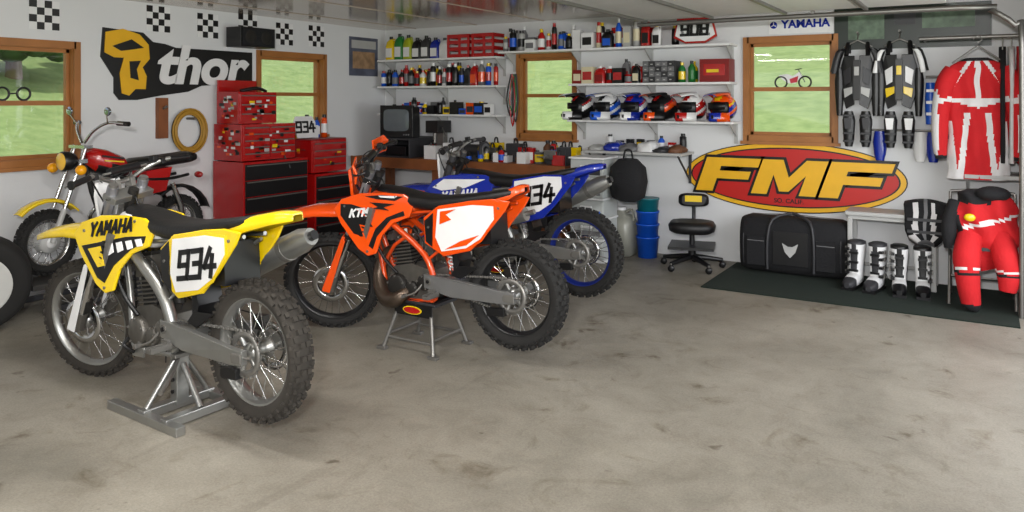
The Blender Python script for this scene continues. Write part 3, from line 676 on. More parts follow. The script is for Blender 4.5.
for x0,x1 in ((-5.42,-5.10),(-5.07,-4.76)):
    z0=2.10
    mb.bx(x0,x1,YB-.25,YB-.03,z0,z0+.015,RED)
    for z in (.0,.08,.16,.23): mb.bx(x0,x1,YB-.26,YB-.25,z0+z,z0+z+.042,RED); mb.bx(x0,x0+.01,YB-.26,YB-.03,z0+z,z0+z+.042,RED); mb.bx(x1-.01,x1,YB-.26,YB-.03,z0+z,z0+z+.042,RED)
    for x in (x0,(x0+x1)/2,x1-.03): mb.bx(x,x+.03,YB-.262,YB-.25,z0,z0+.27,RED)
mb.obj('plastic_crates')
row('spray_cans',-6.48,-4.78,YB-.20,1.77,(.18,.29),[0,1,2,1,0],PB,2)
row('lubricant_bottles',-6.40,-4.80,YB-.20,1.43,(.10,.22),[0,1,3,4,3],PB,3)
row('cleaning_bottles',-4.66,-2.62,YB-.20,2.15,(.17,.31),[0,1,4,1,3,2],PC,4)
row('parts_boxes',-3.76,-2.98,YB-.20,1.775,(.14,.26),[3,3,1,3,4,2],[RED,DRED,RED,GRY,CREAM,BLK,DGR],5,gap=.008,fill=0)
row('paint_cans',-2.60,-2.40,YB-.20,1.775,(.14,.24),[1,0],[GRN,YEL,BLK],6)
mb=MB()
for i in range(5):
    for j in range(4): mb.bx(-2.95+i*.066,-2.95+i*.066+.06,YB-.27,YB-.25,1.785+j*.052,1.785+j*.052+.046,[GRY,DGR,GRY][(i+j)%3]); mb.bx(-2.93+i*.066,-2.93+i*.066+.02,YB-.28,YB-.27,1.80+j*.052,1.81+j*.052,LGR)
mb.bx(-2.96,-2.62,YB-.25,YB-.05,1.776,1.995,DGR); mb.obj('drawer_organizer')
mb=MB(); mb.bx(-2.37,-2.08,YB-.24,YB-.04,1.776,2.0,DRED); mb.bx(-2.33,-2.12,YB-.243,YB-.24,1.84,1.95,RED); mb.bx(-2.30,-2.18,YB-.246,YB-.243,1.87,1.90,YEL); mb.obj('parts_carton')
# helmets
def helmet(loc,yaw,base,acc,acc2,k2):
    mb=MB(); n=44;k=26
    vs=[];fs=[]
    for i in range(k+1):
        t=PI*.80*i/k
        for j in range(n):
            a=2*PI*j/n
            vs.append((.135*math.sin(t)*math.cos(a)-.01,.108*math.sin(t)*math.sin(a),.145+.118*math.cos(t)))
    for i in range(k):
        for j in range(n):
            f=(i*n+j,i*n+(j+1)%n,(i+1)*n+(j+1)%n,(i+1)*n+j)
            q=Vector((0,0,0))
            for w in f: q+=Vector(vs[w])/4
            if q.x>.055 and q.z<.19: continue
            fs.append(f)
    def fn(q):
        if q.z<.075: return BLK
        v=q.z-.155+.55*q.x
        if abs(q.y)<.028 and q.z>.2: return acc2
        if abs(v)<.022: return acc
        if .030<v<.045: return acc2
        if v<-.055 and k2: return acc
        return base
    mb.add(vs,fs,base,True,fn)
    mb.ell((-.01,0,.14),(.122,.098,.105),BLK,16,10)
    ch=[]
    for q in range(13):
        a=-1.25+2.5*q/12
        cx=.02+.165*math.cos(a); cy=.105*math.sin(a)/math.sin(1.25)
        if abs(q-6)<3: cx+=.012*(3-abs(q-6))
        ch.append([(cx,cy,.101),(cx-.018*math.cos(a),cy-.02*math.sin(a),.10),(cx-.022*math.cos(a),cy-.02*math.sin(a),.04),(cx-.005,cy,.025),(cx+.006,cy,.05)])
    mb.loft(ch,base,fn=lambda q:acc if q.x>.17 else base)
    mb.bx(.175,.219,-.025,.025,.05,.08,BLK)
    mb.loft([[(.112,-.08,.185),(.112,-.08,.13),(.10,-.075,.13),(.10,-.075,.185)],[(.135,-.03,.185),(.137,-.03,.125),(.12,-.03,.125),(.12,-.03,.185)],[(.135,.03,.185),(.137,.03,.125),(.12,.03,.125),(.12,.03,.185)],[(.112,.08,.185),(.112,.08,.13),(.10,.075,.13),(.10,.075,.185)]],BLK)
    rg=[]
    for x,z,w in [(.02,.262,.085),(.10,.257,.092),(.17,.25,.082),(.225,.238,.06)]:
        up=[(x,w*math.cos(PI*q/8),z+.018*math.sin(PI*q/8)-(.035 if q in(0,8) and x<.1 else 0)) for q in range(9)]
        rg.append(up+[(p[0],p[1]*.95,p[2]-.006) for p in up[::-1]])
    mb.loft(rg,base,fn=lambda q:acc if abs(q.y)<.03 else base)
    return mb.obj('motocross_helmet',loc=loc,rot=(0,0,yaw),scale=1.14)
for i,(b,a,c,k2) in enumerate([(BLK,WHT,RED,0),(WHT,RBLU,BLK,1),(BLU,WHT,RED,0),(BLK,ORG,RED,0),(WHT,RED,RED,1),(ORG,BLU,YEL,1)]):
    helmet((-3.69+i*.306,YB-.17,1.362),math.radians(-118+(i%3)*8),b,a,c,k2)
mb=MB(); mb.prism([(-.20,0,-.06),(-.16,0,.09),(.16,0,.09),(.20,0,-.06),(.1,0,-.12),(-.1,0,-.12)],(0,.01,0),WHT); mb.prism([(-.22,0.01,-.08),(-.18,0.01,.11),(.18,.01,.11),(.22,0.01,-.08),(.1,.01,-.14),(-.1,.01,-.14)],(0,.01,0),RED)
mb.M=R(PI,'Z'); strokes(mb,'908',0,0,.11,.25,lambda x,z:.004,BLK,.15)
mb.obj('number_plate',loc=(-2.42,YB-.24,2.30),rot=(.1,0,0))
mb=MB(); mb.bx(-3.56,-2.50,YB-.40,YB-.01,1.05,1.075,LGR)
for x in (-3.5,-2.54): mb.tube([(x,YB-.38,1.045),(x,YB-.02,.78)],.01,DGR,6); mb.bx(x-.015,x+.015,YB-.02,YB,.75,1.05,DGR)
mb.obj('utility_shelf')
mb=MB()
for x,w,h,c in [(-3.46,.09,.05,LGR),(-3.28,.10,.09,BLU),(-3.10,.12,.07,GRY),(-2.90,.10,.10,WHT),(-2.74,.09,.05,DGR),(-2.60,.07,.07,BRN)]:
    mb.loft([[(p[0]+.012*math.sin(p[1]*70+x*9),p[1]+.014*math.sin(p[0]*60+z*9),p[2]+.008*math.sin(p[0]*50)*z) for p in sring((x,YB-.22,1.077+z*h),w*a,.13*a,'xy',30,3)] for z,a in [(0,1),(.4,1.02),(.75,.85),(.95,.5),(1,.2)]],c)
mb.obj('shop_rags')
mb=MB(); rr=random.Random(9)
for i in range(8):
    x=-3.40+i*.115; container(mb,x,YB-.07,1.076,rr.uniform(.12,.2),.035,rr.choice([0,1,3]),rr.choice([BLK,RBLU,WHT,GRY,RED]),rr.choice([WHT,BLK,YEL]),BLK)
mb.obj('chemical_bottles')
mb=MB(); CL=mat('translucent_plastic',(176,180,178),.3)
mb.bx(-.19,.19,-.17,.17,0,.03,WHT)
for k in range(5):
    mb.bx(-.18,.18,-.165,.165,.035+k*.20,.035+k*.20+.175,CL); mb.bx(-.17,.17,-.18,-.165,.045+k*.20,.035+k*.20+.16,CL); mb.bx(-.06,.06,-.20,-.18,.035+k*.20+.10,.035+k*.20+.12,WHT)
    mb.bx(-.15,.15,-.183,-.18,.06+k*.20,.11+k*.20,[DGR,GRY,RBLU,GRY,DGR][k])
    mb.bx(-.19,.19,-.19,.17,.035+k*.20+.18,.035+k*.20+.198,WHT)
mb.obj('plastic_drawer_tower',loc=(-3.34,7.06,0),bevel=.006)
mb=MB(); mb.loft([sring((0,0,z),a,b,'xy',20,2.6) for z,a,b in [(0,.08,.06),(.04,.16,.13),(.2,.19,.15),(.34,.17,.14),(.42,.09,.08)]],JBLK)
mb.tube([(-.05,0,.41),(-.03,0,.5),(.03,0,.5),(.05,0,.41)],.01,JBLK,6,3); mb.obj('helmet_bag',loc=(-2.98,7.08,.60))
JC=mat('jug_clear',(140,140,130),.3)
mb=MB(); mb.loft([sring((0,0,z),a,a,'xy',20,4) for z,a in [(0,.13),(.02,.15),(.33,.15),(.40,.12),(.43,.05),(.46,.045)]],JC); mb.cyl((0,0,.46),(0,0,.49),.05,WHT)
mb.tube([(.05,0,.44),(.12,0,.47),(.14,0,.36)],.014,JC,8,3); mb.obj('water_jug',loc=(-3.20,7.42,0))
mb=MB()
for k in range(4): 
    z=k*.13; r=.095
    mb.lathe([(.001,z),(r,z),(r*1.18,z+.20),(r*1.26,z+.20),(r*1.26,z+.215),(r*1.12,z+.21)],RBLU if k<3 else TEAL,n=24)
mb.obj('stacked_buckets',loc=(-2.91,7.42,0))
# ------------------------------------------------------------------ workbench
mb=MB(); mb.bx(-6.55,-3.62,6.98,YB-.01,.86,.92,BENCHW); mb.bx(-6.55,-3.62,6.965,6.985,.80,.925,BENCHW)
for x in (-6.45,-5.3,-3.72):
    for y in (7.05,7.58): mb.bx(x-.045,x+.045,y-.045,y+.045,0,.86,BENCHW)
mb.bx(-6.4,-3.69,7.05,7.6,.22,.25,BENCHW); mb.bx(-6.5,-3.62,7.62,YB-.01,.92,1.0,BENCHW); mb.obj('workbench',bevel=.004)
rr=random.Random(11)
mb=MB()
for i in range(54):
    x=-5.6+rr.random()*1.9; y=7.06+rr.random()*.5; k=rr.choice([0,1,3,4,5,5,6,5]); c=rr.choice([RED,BLK,GRY,DGR,YEL,WHT,BLK,STL,RED,BRN,BLK,DGR])
    if k<5: container(mb,x,y,.92,rr.uniform(.08,.24),rr.uniform(.03,.05),k,c,rr.choice(PA),BLK)
    elif k==5: tote(mb,x,y,.92,rr.uniform(.1,.2),.12,rr.uniform(.05,.2),c)
    else: mb.cyl((x-.1,y,.945),(x+.1,y+.03,.945),.02,c)
mb.obj('bench_tools')
mb=MB(); mb.bx(-.07,.07,-.06,.06,0,.04,DGR); mb.cyl((-.10,0,.12),(.10,0,.12),.065,DGR); mb.bx(-.04,.04,-.04,.04,.03,.1,DGR)
for s in (1,-1): mb.cyl((s*.12,0,.12),(s*.145,0,.12),.08,GRY); mb.cyl((s*.10,.0,.12),(s*.15,0,.12),.05,BLK); mb.tube([(s*.13,-.085,.08),(s*.13,-.09,.17),(s*.13,0,.21),(s*.13,.08,.17)],.02,DGR,6,3)
mb.obj('bench_grinder',loc=(-4.85,7.15,.92))
mb=MB(); mb.bx(-.12,.12,-.1,.14,0,.04,BLK); mb.bx(-.05,.05,.04,.12,.04,.42,STL); mb.bx(-.09,.09,-.12,.14,.30,.44,BLK); mb.cyl((0,-.06,.18),(0,-.06,.30),.022,STL); mb.tube([(.09,-.04,.36),(.17,-.1,.30),(.2,-.12,.26)],.008,STL,6); mb.bx(-.07,.07,-.13,.03,.12,.135,STL)
mb.obj('drill_press',loc=(-5.42,7.22,.92),bevel=.006)
mb=MB()
rr=random.Random(5)
for i in range(16):
    x=-6.0+rr.random()*2.1; y=7.1+rr.random()*.35
    tote(mb,x,y,.252,rr.uniform(.15,.3),.25,rr.uniform(.15,.35),rr.choice([BRN,RED,BLK,DGR,BLU,GRY,BLK]))
mb.obj('storage_boxes')
mb=MB(); mb.bx(-.05,.05,-.09,.09,0,.05,DGR); mb.bx(-.04,.04,-.07,.04,.05,.14,DGR); mb.bx(-.07,.07,-.12,-.09,.06,.15,STL); mb.bx(-.07,.07,-.08,-.05,.06,.15,STL); mb.cyl((0,-.12,.09),(0,-.24,.09),.014,STL); mb.cyl((-.09,-.23,.09),(.09,-.23,.09),.006,STL)
mb.obj('bench_vise',loc=(-3.85,7.18,.92),bevel=.004)
mb=MB(); mb.bx(-.20,.20,-.02,.18,0,.36,BLK); mb.bx(-.21,.21,-.05,0,-.0,.38,BLK); mb.loft([sring((0,.18,.18),.18,.16,'xz',16,6),sring((0,.34,.17),.10,.09,'xz',16,4)],BLK)
mb.loft([sring((0,-.052,.205),.165,.13,'xz',20,6),sring((0,-.060,.205),.12,.09,'xz',20,5),sring((0,-.062,.205),.04,.03,'xz',20,4)],mat('crt_screen',(96,102,106),.12))
for x in (.10,.13,.16): mb.cyl((x,-.055,.035),(x,-.05,.035),.01,GRY,n=8)
mb.obj('television',loc=(-5.92,7.10,1.156),rot=(0,0,.25),bevel=.01)
mb=MB(); mb.bx(-6.18,-5.68,7.02,7.60,.921,.94,DGR); mb.bx(-6.18,-6.16,7.02,7.6,.94,1.13,DGR);mb.bx(-5.70,-5.68,7.02,7.6,.94,1.13,DGR); mb.bx(-6.18,-5.68,7.0,7.62,1.13,1.154,DGR); mb.bx(-6.1,-5.8,7.1,7.4,.94,1.05,BLK); mb.obj('television_stand',bevel=.004)
mb=MB()
for k,(m,x) in enumerate([(RED,-4.64),(DGR,-4.60),(BLK,-4.66),(GRN,-4.62)]):
    mb.tube([(x,YB-.05,1.9),(x-.03-.01*k,YB-.06,1.6),(x+.01,YB-.06,1.30+.05*k),(x+.04,YB-.06,1.6),(x+.01,YB-.05,1.9)],.010,m,6,4)
mb.obj('hanging_straps')
mb=MB(); mb.bx(0,.004,-.26,.26,-.24,.24,mat('poster_print',(84,88,104),.5,var=.8,scale=6)); mb.bx(.004,.006,-.20,.20,-.15,.06,mat('poster_print2',(150,120,90),.5,var=.7,scale=12)); mb.bx(.004,.006,-.22,.22,.10,.20,LGR); mb.obj('poster',loc=(XL+.001,7.25,2.14))
mb=MB(); mb.M=R(-PI/2,'Z'); mb.prism([(-.13,.0,-.12),(.13,0,-.12),(.16,0,.05),(.12,0,.12),(-.12,0,.12),(-.16,0,.05)],(0,.012,0),WHT); strokes(mb,'934',0,0,.11,.22,lambda x,z:.016,BLK,.1); mb.obj('number_plate',loc=(-6.37,6.05,1.30),rot=(0,-.2,0))
row2=MB()
for i in range(6): container(row2,-6.46+.04*(i%2),6.02+i*.075,1.176,.20+.03*(i%3),.035,[1,0,1,3,0,1][i],[YEL,BLK,RED,WHT,RBLU,ORG][i],WHT,BLK)
row2.obj('polish_cans')
# ------------------------------------------------------------------ signs right
SR=mat('sign_red',(186,26,20),.4); SY=mat('sign_yellow',(232,176,28),.4)
def oval(a,b,th,m,y0,mb,n=64): mb.loft([sring((0,y0,0),a,b,'xz',n,2),sring((0,y0-th,0),a,b,'xz',n,2)],m,smooth=False)
mb=MB(); oval(1.01,.335,.012,BLK,0,mb); oval(1.0,.325,.004,SY,-.012,mb); oval(.955,.285,.004,BLK,-.016,mb); oval(.94,.272,.004,SR,-.020,mb)
def letter(pts,ox,m,y):
    mb.prism([((x+ox+z*.35),y,z) for x,z in pts],(0,-.004,0),m)
Fp=[(-.26,-.15),(-.26,.15),(.24,.15),(.24,.075),(-.10,.075),(-.10,.035),(.19,.035),(.19,-.035),(-.10,-.035),(-.10,-.15)]
Mp=[(-.28,-.15),(-.28,.15),(-.10,.15),(0,.0),(.10,.15),(.28,.15),(.28,-.15),(.14,-.15),(.14,.02),(.04,-.12),(-.04,-.12),(-.14,.02),(-.14,-.15)]
def grow(p,g):
    n=len(p); out=[]
    A=sum(p[i][0]*p[(i+1)%n][1]-p[(i+1)%n][0]*p[i][1] for i in range(n)); sg=1 if A<0 else -1
    for i in range(n):
        a=Vector(p[i-1]);b=Vector(p[i]);c=Vector(p[(i+1)%n]); d1=(b-a).normalized();d2=(c-b).normalized()
        n1=Vector((-d1.y,d1.x))*sg;n2=Vector((-d2.y,d2.x))*sg; k=(n1+n2); k=k/max(.35,k.length_squared/2) ; out.append(tuple(b+k*g))
    return out
sc=lambda p:[(a*1.06,b*1.12) for a,b in p]
for pts,ox in ((Fp,-.57),(Mp,.0),(Fp,.60)):
    letter(grow(sc(pts),.026),ox,BLK,-.024); letter(sc(pts),ox,SY,-.028)
sg=mb.obj('oval_sign',loc=(-1.57,YB-.002,.86)); text('sign_lettering','SO. CALIF.',.06,BLK,(0,-.026,-.225),(1,0,0),(0,0,1),sg,.001,.001)
mb=MB(); mb.bx(-.28,.28,-.006,0,-.085,.085,WHT); sg=mb.obj('brand_sign',loc=(-1.48,YB-.001,2.32)); text('sign_lettering','YAMAHA',.105,BLU,(.055,-.009,0),(1,0,0),(0,0,1),sg,.001,.004)
mb=MB(); mb.lathe([(.034,0),(.034,-.004),(.001,-.004)],BLU,c=(-.235,-.006,0),axis='y',n=24)
for a in range(3): mb.tube([(-.235,-.012,0),(-.235+.028*math.cos(a*2.09+1.57),-.012,.028*math.sin(a*2.09+1.57))],.004,WHT,5)
mb.obj('sign_emblem',sg)
mb=MB()
for x in (-.11,.11): mb.tube([(x+.055*math.cos(t*PI/10),0,-.03+.055*math.sin(t*PI/10)) for t in range(21)],.009,BLK,5,cap=False)
mb.prism([(-.13,-.004,.04),(-.05,-.004,.05),(0,-.004,.03),(.06,-.004,.07),(.09,-.004,.03),(.02,-.004,-.04),(-.04,-.004,-.04),(-.10,-.004,.0)],(0,.008,0),WHT)
mb.prism([(-.03,-.006,.0),(.05,-.006,.03),(.04,-.006,-.03),(-.02,-.006,-.04)],(0,.012,0),mat('decal_red',(190,40,60),.5)); mb.tube([(.11,0,-.03),(.05,0,.09)],.005,GRY,5); mb.tube([(.02,0,.09),(.08,0,.10)],.005,BLK,5)
mb.obj('window_decal',loc=(-1.55,YB+.058,1.80))
mb=MB(); mb.bx(-.62,.62,-.006,0,-.19,.19,mat('banner_dark',(22,34,26),.4,var=.9,scale=5)); mb.bx(-.5,-.2,-.008,-.006,-.1,.12,mat('banner_photo',(90,110,90),.5,var=.9,scale=14)); mb.bx(.1,.5,-.008,-.006,-.02,.13,MC['banner_photo']); mb.bx(-.12,.05,-.009,-.006,.02,.15,DGR); mb.obj('photo_banner',loc=(-.55,YB-.001,2.25))
# roost deflectors
def protector(x,c1,c2,c3,z):
    mb=MB()
    for s in (1,-1):
        mb.prism([(s*.02,-.10,.22),(s*.02,-.12,-.22),(s*.09,-.11,-.26),(s*.13,-.09,-.12),(s*.15,-.08,.08),(s*.11,-.09,.22)],(0,.02,0),c1)
        mb.prism([(s*.05,-.125,.12),(s*.05,-.13,-.02),(s*.10,-.115,-.05),(s*.115,-.105,.08)],(0,.006,0),c2)
        mb.prism([(s*.035,-.128,-.06),(s*.035,-.13,-.12),(s*.10,-.12,-.16),(s*.11,-.115,-.08)],(0,.006,0),c3)
        mb.loft([sring((s*(.12+.025*k),-.07,.28-.045*k*k*.5),.035,.065-.008*k,'xy',12,2.5) for k in range(4)],c1)
        mb.loft([sring((s*(.125+.022*k),-.125,.262-.045*k*k*.5),.022,.016,'xy',12,2.5) for k in range(4)],c2)
        mb.tube([(s*.09,-.10,.22),(s*.08,-.04,.33),(s*.08,.0,.25)],.02,BLK,8,3)
        mb.loft([sring((s*.15,-.07,z0),a,.03,'xy',12,2.5) for z0,a in [(.1,.025),(.0,.042),(-.12,.038),(-.24,.03),(-.32,.025)]],BLK)
        mb.loft([sring((s*.07,-.08,z0),a,.035,'xy',12,2.5) for z0,a in [(-.28,.035),(-.36,.055),(-.45,.05),(-.54,.045),(-.60,.03)]],BLK)
        mb.prism([(s*.04,-.118,-.34),(s*.11,-.118,-.34),(s*.10,-.118,-.44),(s*.05,-.118,-.44)],(0,.006,0),c2)
        for zz in (-.32,-.48,-.55): mb.box((s*.07,-.118,zz),(.09,.006,.018),DGR)
    mb.bx(-.03,.03,-.125,-.10,-.18,.18,BLK); mb.box((0,-.128,.08),(.04,.006,.08),c3)
    mb.tube([(0,-.02,.42),(0,-.06,.36),(-.12,-.04,.30)],.008,STL,6); mb.tube([(0,-.06,.36),(.12,-.04,.30)],.008,STL,6); mb.cyl((0,.02,.42),(0,-.08,.43),.01,STL)
    mb.obj('chest_protector',loc=(x,YB-.035,z),bevel=.004)
protector(-.96,BLK,DGR,LGR,1.78); protector(-.62,BLK,WHT,YEL,1.78)
mb=MB()
for i,(x,c) in enumerate([(-.38,RBLU),(-.31,RED),(-.25,BLU)]):
    mb.loft([sring((x,YB-.10,1.75-.06*(i%3)-k*.12),.045-.006*abs(k-1.5),.04,'xy',10,2) for k in range(4)],c)
    for q in range(3): mb.box((x,YB-.145,1.68-.06*(i%3)-q*.1),(.06,.01,.025),WHT if i!=1 else BLK)
mb.cyl((-.42,YB-.03,1.80),(-.18,YB-.03,1.80),.012,STL); mb.obj('riding_gloves')
mb=MB()
for x,c in ((-.78,BLU),(-.46,WHT),(-.36,BLU)): 
    mb.loft([sring((x,YB-.06,z),a,.03,'xy',12,2) for z,a in [(1.32,.045),(1.22,.06),(1.12,.05),(1.06,.035)]],c)
mb.cyl((-.9,YB-.02,1.33),(-.25,YB-.02,1.33),.01,STL); mb.obj('knee_guards')
def jersey():
    mb=MB(); rings=[]; nn=120
    for z,w,d in [(-.52,.215,.05),(-.40,.215,.06),(-.2,.21,.065),(0,.21,.07),(.2,.22,.07),(.32,.23,.065),(.40,.19,.055),(.45,.10,.05),(.46,.075,.045)]:
        rings.append(sring((0,0,z),w,d,'xy',nn,2.4))
    R2=[]
    for i in range(len(rings)-1):
        for k in range(12):
            t=k/12; g=[]
            for p,q in zip(rings[i],rings[i+1]):
                x,y,z=[a*(1-t)+b*t for a,b in zip(p,q)]
                g.append((x+.006*math.sin(z*25+y*30),y+(.010*math.sin(x*45+z*4)+.006*math.sin(x*20-z*18))*(1 if y<0 else .3),z))
            R2.append(g)
    R2.append(rings[-1])
    def fn(c):
        ax=abs(c.x)
        if c.z>.435: return JBLK
        v=c.z+ax*1.6
        if c.z>.14: return JWHT if (abs(v-.52)<.028 or ax<.018) else JRED
        if abs(c.z-.09-ax*.3)<.035 and ax<.2: return JWHT
        if c.z<.02 and abs(ax-.07+.10*c.z)<.022: return JWHT
        if c.z<-.05 and ax>.155+.1*(c.z+.3): return JWHT
        return JRED
    mb.loft(R2,JRED,True,True,fn)
    for s in (1,-1):
        mb.tube([(s*.16,0,.36),(s*.22,-.01,.25),(s*.26,-.015,.0),(s*.265,-.02,-.25),(s*.255,-.02,-.36)],[.08,.08,.068,.055,.04],JRED,24,12,fn=lambda c:JBLK if c.z<-.33 else (JWHT if (abs(c.x)>.275 and c.z<.2) or abs(c.z-.12)<.02 else JRED))
    mb.tube([(0,0,.58),(.03,0,.61),(.0,0,.64),(-.03,0,.61)],.005,STL,6,4); mb.tube([(-.18,0,.42),(0,0,.56),(.18,0,.42)],.007,STL,6)
    mb.obj('motocross_jersey',loc=(-.03,7.26,1.48))
jersey()
mb=MB(); mb.cyl((-.45,7.28,2.11),(XR,7.28,2.11),.016,STL); mb.tube([(-.42,7.28,2.11),(-.42,YB,2.11)],.012,STL); mb.obj('clothes_rail')
mb=MB()
for k,(x,m) in enumerate([(.14,JBLK),(.20,JWHT),(.26,JRED)]): mb.loft([sring((x,7.38,z),.025,w,'xy',12,2.4) for z,w in [(1.1,.2),(1.5,.22),(1.85,.24),(1.98,.12),(2.03,.04)]],m); mb.cyl((x,7.3,2.0),(x,7.3,2.11),.005,STL,n=6)
mb.obj('hanging_clothes')
mb=MB(); mb.bx(-.12,XR,7.2,YB,.97,1.0,LGR); mb.tube([(-.1,7.25,.96),(-.1,YB-.02,.72)],.012,LGR,6); mb.obj('corner_shelf')
def chair():
    mb=MB()
    for s in (1,-1):
        mb.tube([(s*.22,.18,.0),(s*.22,-.05,.45),(s*.22,-.12,.85)],.011,STL,8); mb.tube([(s*.22,-.25,.0),(s*.22,.05,.42),(s*.2,.18,.44)],.011,STL,8)
    mb.tube([(-.22,.05,.2),(.22,.05,.2)],.008,STL,6); mb.tube([(-.22,-.17,.15),(.22,-.17,.15)],.008,STL,6)
    mb.bx(-.2,.2,-.12,.22,.44,.465,DGR); mb.tube([(-.22,-.12,.85),(0,-.13,.87),(.22,-.12,.85)],.012,STL,8,3)
    mb.obj('folding_chair',loc=(.0,7.08,0.011),rot=(0,0,PI))
chair()
def pants():
    mb=MB()
    def fn(c):
        if c.z>.80 and c.x<.05: return JBLK
        if abs(c.x+.17+.25*(c.z-.6))<.022: return JBLK
        if abs(c.z-.66-.3*c.x)<.014: return JWHT
        return JRED
    rg=[]
    K=[(.30,.15,.09),(.42,.19,.13),(.52,.22,.15),(.64,.23,.13),(.76,.21,.12),(.86,.18,.10),(.92,.09,.06)]
    for i in range(len(K)-1):
        for k in range(6):
            t=k/6; z,w,d=[a*(1-t)+b*t for a,b in zip(K[i],K[i+1])]
            rg.append([(p[0]+.015*math.sin(z*26+p[1]*10),p[1]+.018*math.sin(p[0]*36+z*18),z+.012*math.sin(p[0]*25)) for p in sring((0,0,z),w,d,'xy',60,2.3)])
    mb.loft(rg,JRED,fn=fn)
    for pts,rs in (([(-.10,-.10,.55),(-.12,-.20,.40),(-.11,-.24,.22),(-.09,-.25,.06),(-.09,-.25,.03)],[.085,.095,.08,.065,.04]),([(.10,-.06,.55),(.13,-.17,.42),(.15,-.21,.28),(.14,-.22,.18)],[.085,.09,.075,.055])):
        mb.tube(pts,rs,JRED,28,10,fn=lambda c:JBLK if abs(c.z-.30)<.012 or c.z<.07 else (JWHT if abs(c.z-.33)<.008 else JRED))
    mb.tube([(-.2,0,.8),(-.24,-.08,.62),(-.23,-.10,.45)],[.05,.055,.045],JBLK,12,4)
    mb.ell((.05,-.05,.88),(.12,.10,.06),JBLK); mb.ell((-.1,-.14,.70),(.04,.02,.03),YEL)
    mb.obj('riding_pants',loc=(.02,7.0,0))
pants()
mb=MB(); mb.bx(-.36,.36,-.17,.17,.60,.635,LGR); mb.bx(-.34,.34,-.15,.15,.565,.60,LGR)
for x in (-.32,.32):
    for y in (-.14,.14): mb.bx(x-.02,x+.02,y-.02,y+.02,0.011,.57,LGR)
mb.bx(-.32,.32,.13,.15,.12,.15,LGR); mb.obj('bench',loc=(-.66,7.40,.0),bevel=.006)
def boots(loc,yaw,c1,c2):
    root=empty('motocross_boots',loc,(0,0,yaw))
    for s in (1,-1):
        mb=MB()
        mb.loft([sring((x,0,z),w,h,'yz',16,3) for x,z,w,h in [(-.08,.055,.03,.03),(-.06,.065,.05,.05),(.05,.065,.055,.055),(.14,.055,.055,.045),(.20,.045,.048,.03),(.225,.04,.02,.02)]],c1,fn=lambda c:c2 if c.x>.15 or c.z<.04 else c1)
        mb.loft([sring((x,0,z),a,b,'xy',32,2.6) for z,x,a,b in [(.06,-.015,.075,.05),(.10,-.015,.072,.052),(.14,-.02,.068,.052),(.18,-.02,.068,.055),(.22,-.025,.07,.058),(.27,-.03,.075,.063),(.32,-.03,.078,.066),(.36,-.03,.08,.068),(.38,-.03,.08,.068),(.39,-.03,.055,.045)]],c1,fn=lambda c:c2 if (abs(c.y)<.025 and c.x>0 and c.z>.15) or c.z>.35 else c1)
        mb.bx(-.09,.22,-.05,.05,0,.022,BLK)
        for z in (.12,.19,.26,.32): mb.box((.012,s*.05,z),(.12,.03,.02),BLK); mb.box((.02,s*.07,z),(.03,.01,.03),STL)
        for z in (.14,.21,.29): mb.box((.05,0,z),(.02,.07,.018),BLK)
        mb.obj('boot',root,loc=(0,s*.085,0))
boots((-.84,7.14,0.011),math.radians(-100),WHT,DGR); boots((-.50,7.12,0.011),math.radians(-85),WHT,BLK)
# soft body-armour vest draped over the bench end
mb=MB(); rg=[]
for k,(y,z,w) in enumerate([(.12,.642,.13),(.05,.70,.15),(-.04,.74,.16),(-.12,.72,.165),(-.18,.64,.16),(-.205,.55,.15),(-.21,.47,.12),(-.205,.42,.06)]):
    m=24
    top=[(w*(-1+2*i/m)+.006*math.sin(k*2),y-.02*math.cos(PI*(i/m-.5)),z+.03*math.cos(PI*(i/m-.5))) for i in range(m+1)]
    rg.append(top+[(p[0],p[1]+.05,p[2]-.045) for p in top[::-1]])
mb.loft(rg,JBLK,fn=lambda c:JWHT if (abs(c.x+.07)<.022 or abs(c.x-.06)<.016) and c.z<.72 else (GRY if abs(c.x)<.012 else None))
for z in (.50,.60): mb.bx(-.13,.13,-.235,-.215,z,z+.022,DGR)
mb.obj('body_armour',loc=(-.40,7.40,.0))
mb=MB(); mb.loft([sring((x,0,.26),d,h,'yz',24,3.6) for x,d,h in [(-.47,.12,.18),(-.455,.17,.235),(-.40,.19,.255),(0,.195,.265),(.40,.19,.255),(.455,.17,.235),(.47,.12,.18)]],JBLK)
for x in (-.2,.2): mb.tube([(x,-.2,.05),(x,-.205,.3),(x*.8,-.17,.50),(0,-.10,.56),],.014,DGR,6,3)
for x in (-.30,.30): mb.bx(x-.08,x+.08,-.215,-.19,.08,.34,JBLK); mb.bx(x-.075,x+.075,-.218,-.215,.30,.306,GRY)
mb.tube([(-.42,0,.50),(0,0,.53),(.42,0,.50)],.01,GRY,6,3); mb.bx(-.15,.15,-.204,-.196,.10,.40,BLK)
mb.tube([(-.42,-.12,.48),(-.42,-.19,.3),(-.42,-.17,.08)],.006,DGR,6,3); mb.tube([(.42,-.12,.48),(.42,-.19,.3),(.42,-.17,.08)],.006,DGR,6,3)
bg=mb.obj('gear_bag',loc=(-1.47,7.40,0.012))
fx=MB(); fx.prism([(-.07,-.207,.30),(-.045,-.207,.22),(0,-.207,.17),(.045,-.207,.22),(.07,-.207,.30),(.02,-.207,.27),(-.02,-.207,.27)],(0,-.003,0),LGR); fx.obj('bag_emblem',bg)
mb=MB(); mb.bx(-2.05,XR-.12,6.45,7.60,0,.01,mat('mat_green',(14,30,21),.95,var=.4,scale=40,bump=.5)); mb.obj('floor_mat')
mb=MB()
